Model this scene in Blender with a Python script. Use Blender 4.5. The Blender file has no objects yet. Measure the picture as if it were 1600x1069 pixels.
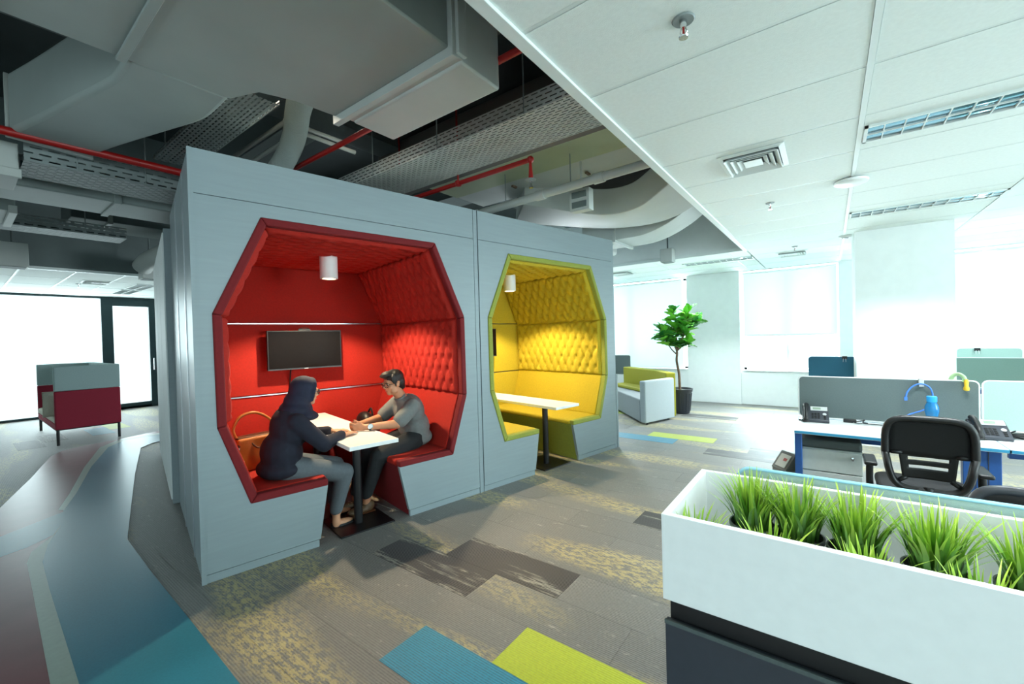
import bpy, bmesh, math, random
from mathutils import Vector, Matrix
random.seed(7)
sc = bpy.context.scene
COL = sc.collection
PI = math.pi

# ------------------------------------------------------------------ camera
H = 1.55
def cam_axes():
    pitch, roll, yaw = math.radians(.70119), math.radians(1.55127), math.radians(36.86958)
    f = Vector((0, math.cos(pitch), -math.sin(pitch)))
    d = Vector((0, -math.sin(pitch), -math.cos(pitch)))
    r = Vector((1, 0, 0))
    r2 = math.cos(roll)*r + math.sin(roll)*d
    d2 = -math.sin(roll)*r + math.cos(roll)*d
    Z = Matrix.Rotation(yaw, 3, 'Z')
    return Z @ r2, Z @ d2, Z @ f
_r, _d, _f = cam_axes()
cam_data = bpy.data.cameras.new('camera')
cam_data.sensor_width = 36.0
cam_data.lens = 661.575/1600*36
cam_data.clip_start = .02
cam_data.clip_end = 400
cam = bpy.data.objects.new('camera', cam_data)
COL.objects.link(cam)
M3 = Matrix((_r, -_d, -_f)).transposed()
cam.matrix_world = Matrix.Translation((0, 0, H)) @ M3.to_4x4()
sc.camera = cam

# ------------------------------------------------------------------ world, daylight, exposure
sc.view_settings.view_transform = 'Standard'
sc.view_settings.look = 'None'
sc.view_settings.gamma = 1
sc.view_settings.use_curve_mapping = False
sc.view_settings.exposure = 0.0
w = bpy.data.worlds.new('sky')
sc.world = w
w.use_nodes = True
w.node_tree.nodes['Background'].inputs[0].default_value = (.86, .97, 1.0, 1)
w.node_tree.nodes['Background'].inputs[1].default_value = 1.9
sc.cycles.max_bounces = 8
sc.cycles.diffuse_bounces = 5
sc.cycles.glossy_bounces = 3
sc.cycles.transmission_bounces = 4
sc.cycles.transparent_max_bounces = 10
sc.cycles.sample_clamp_indirect = 8
sc.cycles.caustics_reflective = False
sc.cycles.caustics_refractive = False

def area(name, loc, look, sx, sy, power, col=(.86, .97, 1.0)):
    l = bpy.data.lights.new(name, 'AREA')
    l.shape = 'RECTANGLE'; l.size = sx; l.size_y = sy; l.energy = power; l.color = col
    o = bpy.data.objects.new(name, l); COL.objects.link(o)
    o.location = loc
    o.rotation_euler = Vector(look).to_track_quat('-Z', 'Z' if abs(look[2]) < .9 else 'Y').to_euler()
    return o
# daylight entering at the window openings (each lies just outside its glazing)
area('daylight_far_windows', (0, 10.75, 1.75), (0, -1, 0), 13, 2.1, 5200)
area('daylight_side_windows', (5.9, 3.0, 1.75), (-1, 0, 0), 13, 2.0, 2400)
area('daylight_rear_windows', (1.5, -4.7, 1.75), (0, 1, 0), 8, 2.0, 230)
area('daylight_facade', (-14.9, 2.0, 1.45), (1, 0, 0), 13, 2.7, 800)

# ------------------------------------------------------------------ helpers
def lin(c):
    return tuple(((v/255)/12.92 if v/255 <= .04045 else ((v/255+.055)/1.055)**2.4) for v in c)
MATS = {}
def pm(name, rgb, rough=.5, metal=0., var=.06, scale=30., bump=0., spec=.5, bscale=None, coat=0., sheen=0., emit=None, stretch=None, obj=False):
    """Principled material with procedural tone variation and fine relief."""
    if name in MATS: return MATS[name]
    m = bpy.data.materials.new(name); m.use_nodes = True
    nt = m.node_tree; b = nt.nodes['Principled BSDF']
    c = lin(rgb)
    tc = nt.nodes.new('ShaderNodeTexCoord')
    src = tc.outputs['Object']
    if stretch:
        mp = nt.nodes.new('ShaderNodeMapping'); mp.inputs['Scale'].default_value = stretch
        nt.links.new(src, mp.inputs[0]); src = mp.outputs[0]
    n = nt.nodes.new('ShaderNodeTexNoise'); n.inputs['Scale'].default_value = scale; n.inputs['Detail'].default_value = 4
    nt.links.new(src, n.inputs['Vector'])
    r = nt.nodes.new('ShaderNodeValToRGB')
    r.color_ramp.elements[0].position = .3; r.color_ramp.elements[1].position = .7
    r.color_ramp.elements[0].color = (*[max(0, v*(1-var)) for v in c], 1)
    r.color_ramp.elements[1].color = (*[min(1, v*(1+var)) for v in c], 1)
    nt.links.new(n.outputs['Fac'], r.inputs[0]); nt.links.new(r.outputs[0], b.inputs['Base Color'])
    b.inputs['Roughness'].default_value = rough; b.inputs['Metallic'].default_value = metal
    b.inputs['Specular IOR Level'].default_value = spec
    b.inputs['Coat Weight'].default_value = coat
    b.inputs['Sheen Weight'].default_value = sheen
    if bump:
        n2 = nt.nodes.new('ShaderNodeTexNoise'); n2.inputs['Scale'].default_value = bscale or scale*6; n2.inputs['Detail'].default_value = 3
        nt.links.new(src, n2.inputs['Vector'])
        bp = nt.nodes.new('ShaderNodeBump'); bp.inputs['Strength'].default_value = bump; bp.inputs['Distance'].default_value = .01
        nt.links.new(n2.outputs['Fac'], bp.inputs['Height']); nt.links.new(bp.outputs[0], b.inputs['Normal'])
    if emit:
        b.inputs['Emission Color'].default_value = (*lin(emit[0]), 1); b.inputs['Emission Strength'].default_value = emit[1]
    MATS[name] = m
    return m

class MB:
    """collects shapes into one mesh"""
    def __init__(s): s.v = []; s.f = []
    def add(s, vs, fs):
        o = len(s.v); s.v += [tuple(p) for p in vs]; s.f += [tuple(i+o for i in f) for f in fs]; return s
    def box(s, x0, x1, y0, y1, z0, z1, M=None):
        vs = [Vector((x, y, z)) for z in (z0, z1) for y in (y0, y1) for x in (x0, x1)]
        if M: vs = [M @ v for v in vs]
        return s.add(vs, [(0,2,3,1),(4,5,7,6),(0,1,5,4),(2,6,7,3),(0,4,6,2),(1,3,7,5)])
    def tube(s, path, r, n=10, closed=False, cap=True, flat=None):
        path = [Vector(p) for p in path]; N = len(path)
        rs = r if isinstance(r, (list, tuple)) else [r]*N
        up = None; rings = []
        for i, p in enumerate(path):
            a = path[i-1] if (i or closed) else path[0]; b = path[(i+1) % N] if (i < N-1 or closed) else path[-1]
            t = (b-a).normalized()
            if up is None:
                up = Vector((0, 0, 1)) if abs(t.z) < .9 else Vector((1, 0, 0))
            x = t.cross(up).normalized(); y = x.cross(t).normalized(); up = y
            k = flat or 1.0
            rings.append([p + rs[i]*(math.cos(2*PI*j/n)*x + k*math.sin(2*PI*j/n)*y) for j in range(n)])
        o = len(s.v)
        for R in rings: s.v += [tuple(q) for q in R]
        L = N if closed else N-1
        for i in range(L):
            i2 = (i+1) % N
            for j in range(n):
                s.f.append((o+i*n+j, o+i*n+(j+1) % n, o+i2*n+(j+1) % n, o+i2*n+j))
        if cap and not closed:
            s.f.append(tuple(o+j for j in range(n))[::-1]); s.f.append(tuple(o+(N-1)*n+j for j in range(n)))
        return s
    def cyl(s, p0, p1, r0, r1=None, n=20):
        return s.tube([p0, p1], [r0, r1 if r1 is not None else r0], n)
    def lathe(s, prof, c=(0, 0, 0), n=24):
        o = len(s.v); c = Vector(c)
        for (r, z) in prof:
            for j in range(n):
                s.v.append((c.x+r*math.cos(2*PI*j/n), c.y+r*math.sin(2*PI*j/n), c.z+z))
        for i in range(len(prof)-1):
            for j in range(n):
                s.f.append((o+i*n+j, o+i*n+(j+1) % n, o+(i+1)*n+(j+1) % n, o+(i+1)*n+j))
        s.f.append(tuple(o+j for j in range(n))[::-1]); s.f.append(tuple(o+(len(prof)-1)*n+j for j in range(n)))
        return s
    def ell(s, c, r, rot=None, n=16, m=10):
        c = Vector(c); r = r if isinstance(r, (tuple, list)) else (r, r, r)
        o = len(s.v)
        for i in range(1, m):
            th = PI*i/m
            for j in range(n):
                ph = 2*PI*j/n
                p = Vector((r[0]*math.sin(th)*math.cos(ph), r[1]*math.sin(th)*math.sin(ph), r[2]*math.cos(th)))
                if rot: p = rot @ p
                s.v.append(tuple(c+p))
        t = Vector((0, 0, r[2])); b = -t
        if rot: t = rot @ t; b = rot @ b
        s.v.append(tuple(c+t)); s.v.append(tuple(c+b)); T = len(s.v)-2; B = T+1
        for i in range(m-2):
            for j in range(n):
                s.f.append((o+i*n+j, o+(i+1)*n+j, o+(i+1)*n+(j+1) % n, o+i*n+(j+1) % n))
        for j in range(n):
            s.f.append((T, o+j, o+(j+1) % n)); s.f.append((B, o+(m-2)*n+(j+1) % n, o+(m-2)*n+j))
        return s
    def prism(s, poly, f):
        """poly: 2D outline; f(u, v, t) -> point, t in {0, 1}"""
        n = len(poly)
        vs = [f(u, v, 0) for u, v in poly] + [f(u, v, 1) for u, v in poly]
        fs = [tuple(range(n))[::-1], tuple(range(n, 2*n))] + [(i, (i+1) % n, n+(i+1) % n, n+i) for i in range(n)]
        return s.add(vs, fs)
    def grid(s, fn, nu, nv, hole=None):
        vs = [fn(i/nu, j/nv) for j in range(nv+1) for i in range(nu+1)]
        fs = [(j*(nu+1)+i, j*(nu+1)+i+1, (j+1)*(nu+1)+i+1, (j+1)*(nu+1)+i) for j in range(nv) for i in range(nu) if not (hole and hole(i, j))]
        return s.add(vs, fs)
    def mesh(s, name, mat=None, smooth=False):
        me = bpy.data.meshes.new(name)
        me.from_pydata(s.v, [], s.f)
        bm = bmesh.new(); bm.from_mesh(me)
        bmesh.ops.recalc_face_normals(bm, faces=bm.faces)
        bm.to_mesh(me); bm.free()
        if mat: me.materials.append(mat)
        if smooth is True:
            me.shade_smooth()
        elif smooth:
            me.shade_smooth(); me.set_sharp_from_angle(angle=math.radians(smooth))
        return me
    def build(s, name, mat, parent=None, smooth=35, bevel=0., seg=2, solid=0.):
        o = bpy.data.objects.new(name, s.mesh(name, mat, smooth)); COL.objects.link(o)
        if parent: o.parent = parent
        if solid:
            md = o.modifiers.new('thickness', 'SOLIDIFY'); md.thickness = solid; md.offset = 0
        if bevel:
            md = o.modifiers.new('bevel', 'BEVEL'); md.width = bevel; md.segments = seg; md.limit_method = 'ANGLE'; md.angle_limit = math.radians(40)
        return o

def tag(o, label, cat, group=None):
    o['label'] = label; o['category'] = cat
    if group: o['group'] = group
    return o
def thing(name, loc, label, cat, rz=0., group=None, parent=None):
    o = bpy.data.objects.new(name, None); COL.objects.link(o)
    o.location = loc; o.rotation_euler = (0, 0, rz); o.empty_display_size = .1
    return tag(o, label, cat, group)
def struct(o):
    o['kind'] = 'structure'; return o
def sempty(name, loc=(0, 0, 0)):
    o = bpy.data.objects.new(name, None); COL.objects.link(o); o.location = loc; o.empty_display_size = .1
    return struct(o)
def inst(name, me, parent, loc=(0, 0, 0), rot=(0, 0, 0), scale=(1, 1, 1)):
    o = bpy.data.objects.new(name, me); COL.objects.link(o); o.parent = parent
    o.location = loc; o.rotation_euler = rot; o.scale = scale
    return o
def copy_tree(o, parent=None):
    c = o.copy(); COL.objects.link(c); c.parent = parent
    for ch in list(o.children): copy_tree(ch, c)
    return c
def smooth_path(pts, n=6, closed=False):
    P = [Vector(p) for p in pts]; N = len(P); out = []
    rng = range(N if closed else N-1)
    for i in rng:
        p0 = P[(i-1) % N] if (closed or i) else P[0]; p1 = P[i]; p2 = P[(i+1) % N]
        p3 = P[(i+2) % N] if (closed or i+2 < N) else P[-1]
        for k in range(n):
            t = k/n
            out.append(.5*((2*p1)+(-p0+p2)*t+(2*p0-5*p1+4*p2-p3)*t*t+(-p0+3*p1-3*p2+p3)*t**3))
    if not closed: out.append(P[-1])
    return out
def blob(name, mb, mat, parent, voxel=.008, smooth=6, fac=.5):
    """fuse overlapping shapes into one continuous surface"""
    tmp = bpy.data.objects.new('tmp', mb.mesh('tmp')); COL.objects.link(tmp)
    r = tmp.modifiers.new('r', 'REMESH'); r.mode = 'VOXEL'; r.voxel_size = voxel; r.use_smooth_shade = True
    s = tmp.modifiers.new('s', 'SMOOTH'); s.iterations = smooth; s.factor = fac
    dg = bpy.context.evaluated_depsgraph_get(); dg.update()
    me = bpy.data.meshes.new_from_object(tmp.evaluated_get(dg))
    me.name = name
    COL.objects.unlink(tmp); bpy.data.objects.remove(tmp)
    me.materials.clear(); me.materials.append(mat)
    o = bpy.data.objects.new(name, me); COL.objects.link(o)
    if parent: o.parent = parent
    return o

# ------------------------------------------------------------------ materials
def carpet_mat(name, base, accent=True, tint2=None, rib=.5):
    m = bpy.data.materials.new(name); m.use_nodes = True; nt = m.node_tree; b = nt.nodes['Principled BSDF']
    N = nt.nodes.new; L = nt.links.new
    geo = N('ShaderNodeNewGeometry')
    oi = N('ShaderNodeObjectInfo')
    def noise(sx, sy, scale, detail=4, rough=.6):
        mp = N('ShaderNodeMapping'); mp.inputs['Scale'].default_value = (sx, sy, 1)
        L(geo.outputs['Position'], mp.inputs[0])
        n = N('ShaderNodeTexNoise'); n.inputs['Scale'].default_value = scale; n.inputs['Detail'].default_value = detail; n.inputs['Roughness'].default_value = rough
        L(mp.outputs[0], n.inputs['Vector']); return n.outputs['Fac']
    def ramp(f, lo, hi):
        r = N('ShaderNodeMapRange'); r.inputs['From Min'].default_value = lo; r.inputs['From Max'].default_value = hi
        r.clamp = True; L(f, r.inputs[0]); return r.outputs[0]
    def mul(a, c):
        k = N('ShaderNodeMath'); k.operation = 'MULTIPLY'
        L(a, k.inputs[0]); 
        if isinstance(c, (int, float)): k.inputs[1].default_value = c
        else: L(c, k.inputs[1])
        return k.outputs[0]
    def mix(f, a, c):
        k = N('ShaderNodeMix'); k.data_type = 'RGBA'
        L(f, k.inputs['Factor'])
        for v, s in ((a, k.inputs['A']), (c, k.inputs['B'])):
            if isinstance(v, tuple): s.default_value = (*lin(v), 1)
            else: L(v, s)
        return k.outputs['Result']
    sepn = N('ShaderNodeSeparateXYZ'); L(geo.outputs['Position'], sepn.inputs[0])
    # ribs along the plank
    s1 = mul(sepn.outputs['Y'], 2*PI/.0125)
    sn = N('ShaderNodeMath'); sn.operation = 'SINE'; L(s1, sn.inputs[0])
    ribf = ramp(sn.outputs[0], -.6, .6)
    dark = tuple(v*(1-.42*rib) for v in base)
    c = mix(ribf, dark, base)
    f = ramp(noise(1, 1, 60, 3), .35, .65)
    c2 = mix(mul(f, .25), c, tuple(min(255, v*1.25) for v in base))
    if accent:
        # light woven streaks and ochre flecks gathered in long bands
        lt = mul(ramp(noise(7, 22, 1.0, 6, .75), .60, .66), .55)
        c2 = mix(lt, c2, (160, 156, 146))
        band = ramp(noise(.5, 2.6, 1.0, 1, .3), .51, .63)
        fl = ramp(noise(16, 38, 1.0, 5, .8), .46, .54)
        c2 = mix(mul(mul(band, fl), .62), c2, tint2 or (186, 170, 108))
    elif tint2:
        band = ramp(noise(.6, 7.5, 1.0, 3, .6), .52, .60)
        fl = ramp(noise(5, 46, 1.0, 5, .8), .47, .55)
        c2 = mix(mul(mul(band, fl), .9), c2, tint2)
    hv = N('ShaderNodeHueSaturation'); L(c2, hv.inputs['Color'])
    rr = N('ShaderNodeMapRange'); rr.inputs['To Min'].default_value = .94; rr.inputs['To Max'].default_value = 1.06
    L(oi.outputs['Random'], rr.inputs[0]); L(rr.outputs[0], hv.inputs['Value'])
    L(hv.outputs[0], b.inputs['Base Color'])
    b.inputs['Roughness'].default_value = .52; b.inputs['Specular IOR Level'].default_value = .26
    b.inputs['Sheen Weight'].default_value = .15
    bp = N('ShaderNodeBump'); bp.inputs['Strength'].default_value = .35; bp.inputs['Distance'].default_value = .004
    L(ribf, bp.inputs['Height']); L(bp.outputs[0], b.inputs['Normal'])
    return m

M = dict(
    laminate=pm('pod_laminate', (139, 153, 158), .38, var=.035, scale=3, stretch=(1, 1, 14), bump=.03),
    laminate_edge=pm('laminate_edge', (92, 102, 108), .45),
    alu=pm('aluminium', (205, 210, 215), .28, 1., var=.03),
    red=pm('red_fabric', (164, 24, 6), .85, var=.10, scale=60, bump=.25, bscale=500, sheen=.0),
    redtrim=pm('dark_red_fabric', (112, 10, 18), .85, var=.08, scale=60, bump=.2, bscale=500),
    yel=pm('yellow_fabric', (186, 166, 34), .85, var=.07, scale=60, bump=.25, bscale=500),
    yeltrim=pm('lime_fabric', (142, 150, 62), .85, var=.07, scale=60, bump=.2, bscale=500),
    white=pm('white_laminate', (236, 240, 240), .35, var=.02),
    white_paint=pm('white_paint', (232, 238, 238), .6, var=.02, scale=8),
    ceil=pm('ceiling_tile_white', (232, 240, 238), .8, var=.025, scale=45, bump=.12, bscale=180),
    tbar=pm('ceiling_grid_white', (222, 231, 230), .5, var=.01),
    plenum=pm('plenum_grey_paint', (96, 108, 108), .75, var=.10, scale=2.5, bump=.1, bscale=30),
    plenum_dark=pm('plenum_dark_paint', (56, 66, 68), .8, var=.15, scale=2.5),
    duct=pm('duct_grey_paint', (150, 161, 159), .6, var=.07, scale=2.2, bump=.08, bscale=14),
    duct_white=pm('duct_white_paint', (184, 190, 187), .6, var=.05, scale=3, bump=.06, bscale=16),
    duct_dark=pm('duct_shadow_brown', (96, 92, 88), .7, var=.06, scale=3),  # shade of a duct side and of a dark gap put into the colour
    galv=pm('galvanised_grey', (128, 138, 138), .6, .0, var=.05, scale=12),
    redpipe=pm('red_pipe_paint', (150, 16, 14), .4, var=.08),
    green=pm('green_cream_paint', (168, 178, 146), .6, var=.05, scale=3),
    black=pm('black_plastic', (18, 19, 21), .45, var=.1),
    blackmetal=pm('black_metal', (24, 25, 28), .4, .2, var=.08),
    mesh=pm('black_mesh_fabric', (16, 17, 19), .8, var=.2, scale=300),
    screen=pm('tv_glass', (20, 15, 12), .18, var=.1, spec=.02),
    screengrey=pm('grey_felt', (96, 110, 110), .9, var=.06, scale=120, bump=.2, bscale=600),
    screengreen=pm('grey_green_felt', (112, 138, 130), .9, var=.05, scale=120, bump=.2, bscale=600),
    screenpale=pm('pale_green_felt', (176, 202, 194), .9, var=.04, scale=120, bump=.2, bscale=600),
    screenblue=pm('blue_felt', (52, 108, 134), .9, var=.06, scale=120, bump=.2, bscale=600),
    bluemetal=pm('blue_steel', (36, 84, 150), .4, .1, var=.05),
    blueedge=pm('blue_edging', (56, 150, 190), .45, var=.04),
    paleblue=pm('pale_blue_edging', (150, 205, 225), .45, var=.04),
    charcoal=pm('charcoal_laminate', (50, 54, 62), .45, var=.06),
    drawer=pm('drawer_grey', (192, 200, 198), .45, var=.03),
    drawertop=pm('dark_cushion', (74, 84, 84), .8, var=.08, scale=200),
    soil=pm('dark_soil', (40, 34, 28), .95, var=.3, scale=60),
    pot=pm('grey_pot', (78, 84, 84), .5, var=.06),
    trunk=pm('bark', (104, 84, 68), .85, var=.25, scale=30, bump=.4),
    skin=pm('skin_tone', (196, 138, 104), .55, var=.05, scale=20),
    skin2=pm('skin_tone_light', (206, 152, 118), .55, var=.05, scale=20),
    hair=pm('black_hair', (22, 18, 16), .5, var=.4, scale=90, bump=.6, bscale=160, stretch=(1, 1, .25)),
    navy=pm('navy_cloth', (24, 27, 42), .9, var=.15, scale=25, bump=.2, bscale=400),
    navyscarf=pm('navy_scarf', (26, 30, 52), .85, var=.15, scale=20, bump=.15, bscale=300),
    shirt=pm('grey_shirt', (112, 116, 116), .9, var=.07, scale=50, bump=.2, bscale=500),
    trousers=pm('grey_trousers', (92, 100, 106), .9, var=.07, scale=60, bump=.2, bscale=500),
    darktrousers=pm('black_trousers', (30, 33, 36), .9, var=.1, scale=60, bump=.2, bscale=500),
    brownshoe=pm('brown_leather', (92, 70, 48), .5, var=.12),
    tan=pm('tan_leather', (190, 112, 40), .5, var=.10, scale=14, bump=.1),
    strapbrown=pm('dark_brown_leather', (92, 52, 24), .5, var=.1),
    fluff=pm('cream_fluff', (224, 214, 196), .95, var=.2, scale=60, bump=.5),
    sofagrey=pm('sofa_grey_fabric', (176, 184, 188), .9, var=.05, scale=90, bump=.2, bscale=500),
    sofagrey2=pm('sofa_dark_grey_fabric', (142, 150, 154), .9, var=.05, scale=90, bump=.2, bscale=500),
    sofagreen=pm('sofa_olive_fabric', (150, 146, 34), .9, var=.06, scale=90, bump=.2, bscale=500),
    sofared=pm('sofa_crimson_fabric', (138, 28, 50), .9, var=.06, scale=90, bump=.2, bscale=500),
    sofapale=pm('sofa_pale_grey_fabric', (150, 172, 172), .9, var=.05, scale=90, bump=.2, bscale=500),
    cushion=pm('cushion_linen', (186, 184, 168), .95, var=.08, scale=80, bump=.3),
    frame=pm('dark_teal_frame', (38, 60, 64), .45, .2, var=.06),
    blind=None,
    lino_teal=pm('lino_teal', (38, 110, 132), .34, var=.06, scale=90, bump=.03, bscale=9, spec=.2),
    lino_maroon=pm('lino_maroon', (108, 56, 62), .34, var=.10, scale=5, bump=.03, bscale=9, spec=.2),
    lino_cream=pm('lino_cream', (136, 152, 142), .40, var=.05, scale=30, bump=.03, bscale=9),
    silver=pm('silver_plastic', (206, 210, 210), .35, .2, var=.03),
    lcd=pm('lcd_green', (140, 160, 140), .3, var=.05),
    bottle=None,
    bluecap=pm('bright_blue_plastic', (40, 160, 230), .4, var=.04),
    bluecable=pm('blue_cable', (70, 130, 230), .5, var=.05),
    yellowclip=pm('yellow_plastic', (230, 190, 50), .4, var=.05),
    greenclip=pm('mint_plastic', (190, 225, 170), .5, var=.08),
    chrome=pm('chrome', (220, 222, 224), .15, 1., var=.02),
    mirror=pm('mirror_reflector', (112, 158, 178), .12, 1., var=.05, scale=6),
)
def leafmat(name, lo, hi, scale=8.):
    m = bpy.data.materials.new(name); m.use_nodes = True; nt = m.node_tree; b = nt.nodes['Principled BSDF']
    oi = nt.nodes.new('ShaderNodeObjectInfo'); tc = nt.nodes.new('ShaderNodeTexCoord')
    n = nt.nodes.new('ShaderNodeTexNoise'); n.inputs['Scale'].default_value = scale
    nt.links.new(tc.outputs['Object'], n.inputs['Vector'])
    a = nt.nodes.new('ShaderNodeMath'); a.operation = 'ADD'
    nt.links.new(oi.outputs['Random'], a.inputs[0]); nt.links.new(n.outputs['Fac'], a.inputs[1])
    h = nt.nodes.new('ShaderNodeMath'); h.operation = 'MULTIPLY'; h.inputs[1].default_value = .5; nt.links.new(a.outputs[0], h.inputs[0])
    r = nt.nodes.new('ShaderNodeValToRGB'); r.color_ramp.elements[0].position = .25; r.color_ramp.elements[1].position = .75
    r.color_ramp.elements[0].color = (*lin(lo), 1); r.color_ramp.elements[1].color = (*lin(hi), 1)
    nt.links.new(h.outputs[0], r.inputs[0]); nt.links.new(r.outputs[0], b.inputs['Base Color'])
    b.inputs['Roughness'].default_value = .45
    return m
M['leaf'] = leafmat('fig_leaf', (24, 104, 44), (120, 194, 56))
def grassmat():
    m = bpy.data.materials.new('grass_blade'); m.use_nodes = True; nt = m.node_tree; b = nt.nodes['Principled BSDF']
    at = nt.nodes.new('ShaderNodeAttribute'); at.attribute_name = 'tone'
    r = nt.nodes.new('ShaderNodeValToRGB')
    r.color_ramp.elements[0].color = (*lin((44, 92, 50)), 1); r.color_ramp.elements[1].color = (*lin((178, 212, 70)), 1)
    e = r.color_ramp.elements.new(.5); e.color = (*lin((104, 158, 52)), 1)
    nt.links.new(at.outputs['Fac'], r.inputs[0]); nt.links.new(r.outputs[0], b.inputs['Base Color'])
    b.inputs['Roughness'].default_value = .45
    return m
M['grass'] = grassmat()
def blindmat():
    m = bpy.data.materials.new('roller_blind'); m.use_nodes = True; nt = m.node_tree
    b = nt.nodes['Principled BSDF']; out = nt.nodes['Material Output']
    tc = nt.nodes.new('ShaderNodeTexCoord'); n = nt.nodes.new('ShaderNodeTexNoise'); n.inputs['Scale'].default_value = 90
    nt.links.new(tc.outputs['Object'], n.inputs['Vector'])
    r = nt.nodes.new('ShaderNodeValToRGB'); r.color_ramp.elements[0].color = (.66, .76, .77, 1); r.color_ramp.elements[1].color = (.72, .82, .83, 1)
    nt.links.new(n.outputs['Fac'], r.inputs[0]); nt.links.new(r.outputs[0], b.inputs['Base Color'])
    b.inputs['Roughness'].default_value = .9
    t = nt.nodes.new('ShaderNodeBsdfTranslucent'); t.inputs[0].default_value = (.82, .90, .91, 1)
    mx = nt.nodes.new('ShaderNodeMixShader'); mx.inputs[0].default_value = .13
    nt.links.new(b.outputs[0], mx.inputs[1]); nt.links.new(t.outputs[0], mx.inputs[2]); nt.links.new(mx.outputs[0], out.inputs[0])
    return m
M['blind'] = blindmat()
def glassmat(name, col, refl=.06):
    m = bpy.data.materials.new(name); m.use_nodes = True; nt = m.node_tree
    out = nt.nodes['Material Output']; nt.nodes.remove(nt.nodes['Principled BSDF'])
    t = nt.nodes.new('ShaderNodeBsdfTransparent'); t.inputs[0].default_value = (*col, 1)
    g = nt.nodes.new('ShaderNodeBsdfGlossy'); g.inputs['Roughness'].default_value = .03
    mx = nt.nodes.new('ShaderNodeMixShader'); mx.inputs[0].default_value = refl
    nt.links.new(t.outputs[0], mx.inputs[1]); nt.links.new(g.outputs[0], mx.inputs[2]); nt.links.new(mx.outputs[0], out.inputs[0])
    return m
M['glass'] = glassmat('window_glass', (.93, .98, .98))
M['lens'] = glassmat('spectacle_lens', (.9, .92, .92), .12)
def bottlemat():
    m = bpy.data.materials.new('blue_bottle'); m.use_nodes = True; b = m.node_tree.nodes['Principled BSDF']
    b.inputs['Base Color'].default_value = (.03, .33, .78, 1); b.inputs['Roughness'].default_value = .15
    b.inputs['Transmission Weight'].default_value = .5
    return m
M['bottle'] = bottlemat()
M['lamp_glow'] = pm('lamp_glow', (255, 236, 200), .5, emit=((255, 226, 180), 14))
# ================================================================== SETTING
CZ = 2.80          # suspended ceiling
SLAB = 4.05        # concrete soffit above the open plenum
EX = -1.05         # edge of the suspended ceiling
FARY = 10.05
M['carpet'] = carpet_mat('carpet_grey', (106, 106, 103))
M['carpet_dark'] = carpet_mat('carpet_charcoal', (38, 36, 39), accent=False, tint2=(140, 138, 128))
M['carpet_blue'] = carpet_mat('carpet_blue', (28, 122, 150), accent=False, rib=.6)
M['carpet_lime'] = carpet_mat('carpet_lime', (160, 172, 40), accent=False, rib=.15)

floor = struct(MB().box(-14.4, 6.2, -5.0, FARY+.1, -.15, -.008).build('floor', M['carpet']))
PW, PL = .30, .92
plank_me = {}
for key in ('carpet', 'carpet_dark', 'carpet_blue', 'carpet_lime'):
    plank_me[key] = MB().box(.0008, PL-.0008, .0008, PW-.0008, -.008, 0).mesh('carpet_plank', M[key])
ACC = {(0,1):'carpet_blue', (1,1):'carpet_lime', (2,0):'carpet_dark', (3,0):'carpet_dark', (7,1):'carpet_dark', (16,0):'carpet_blue',
       (17,0):'carpet_lime', (15,1):'carpet_dark', (16,2):'carpet_dark', (23,0):'carpet_dark', (24,-1):'carpet_dark', (13,2):'carpet_lime', (22,-1):'carpet_lime',
       (-2,-9):'carpet_dark', (-1,-10):'carpet_dark', (1,-10):'carpet_blue', (2,-10):'carpet_lime'}
def plank(j, k):
    key = ACC.get((j, k), 'carpet')
    o = inst('carpet_plank', plank_me[key], floor, (-2.69+.46*(j % 2)+PL*k, 1.215+PW*j, .0012 if key != 'carpet' else 0))
    return o
for j in range(-3, 29):
    for k in range(-2, 5):
        x0 = -2.69+.46*(j % 2)+PL*k; y0 = 1.215+PW*j
        if y0 < .2 and x0 > -.5: continue
        if x0 > .25*y0+.6: continue                      # out of view to the right
        if x0+PL < -3.35+.2*(y0-.95) and y0 < 6: continue  # under the pods
        if x0 < -4.2: continue
        plank(j, k)
for jk in ((-2,-9), (-1,-10), (1,-10), (2,-10)): plank(*jk).location.z = -.0068

# ---- vinyl walkway let into the carpet
def lino(name, pts, mat, top):
    mb = MB().prism(pts, lambda u, v, t: Vector((u, v, .0005+(top-.0005)*t)))
    return mb.build(name, mat, floor, smooth=False)
outer = [(-2.6,-3.0), (-4.6,-.75), (-6.56,.27), (-7.8,.58), (-9.02,.85), (-9.35,1.0), (-9.5,1.2), (-9.62,1.68), (-9.96,2.51), (-10.6,4.6)]
right = [(-9.35,4.6), (-8.86,2.23), (-8.72,1.93), (-8.48,1.74), (-6.83,1.34), (-5.36,1.01), (-4.55,.83), (-3.73,.80), (-2.83,.78), (-2.18,.76), (-.9,.72), (0.2,.70), (0.6,-1.2)]
lino('vinyl_maroon_path', outer+[(-9.5,4.6), (-9.3,1.75), (-8.9,1.45), (-7.7,1.15), (-6.4,.85), (-5.0,.6), (-4.4,.45), (-2.8,.40), (-.2,.3), (-.2,-3.0)], M['lino_maroon'], .0022)
lino('vinyl_teal_path', [(-9.52,4.6), (-9.45,1.72), (-9.02,1.46), (-7.73,1.07), (-6.46,.77), (-5.94,.63), (-5.85,.62), (-5.68,.40), (-5.54,.22), (-5.2,-.62), (-4.75,-.72), (-5.0,.2), (-5.05,.33), (-5.2,.49), (-4.97,.43), (-4.61,.37), (-4.06,.35), (-2.82,.32), (-1.4,.26), (.2,.2)]+right[::-1][1:], M['lino_teal'], .0026)
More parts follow.
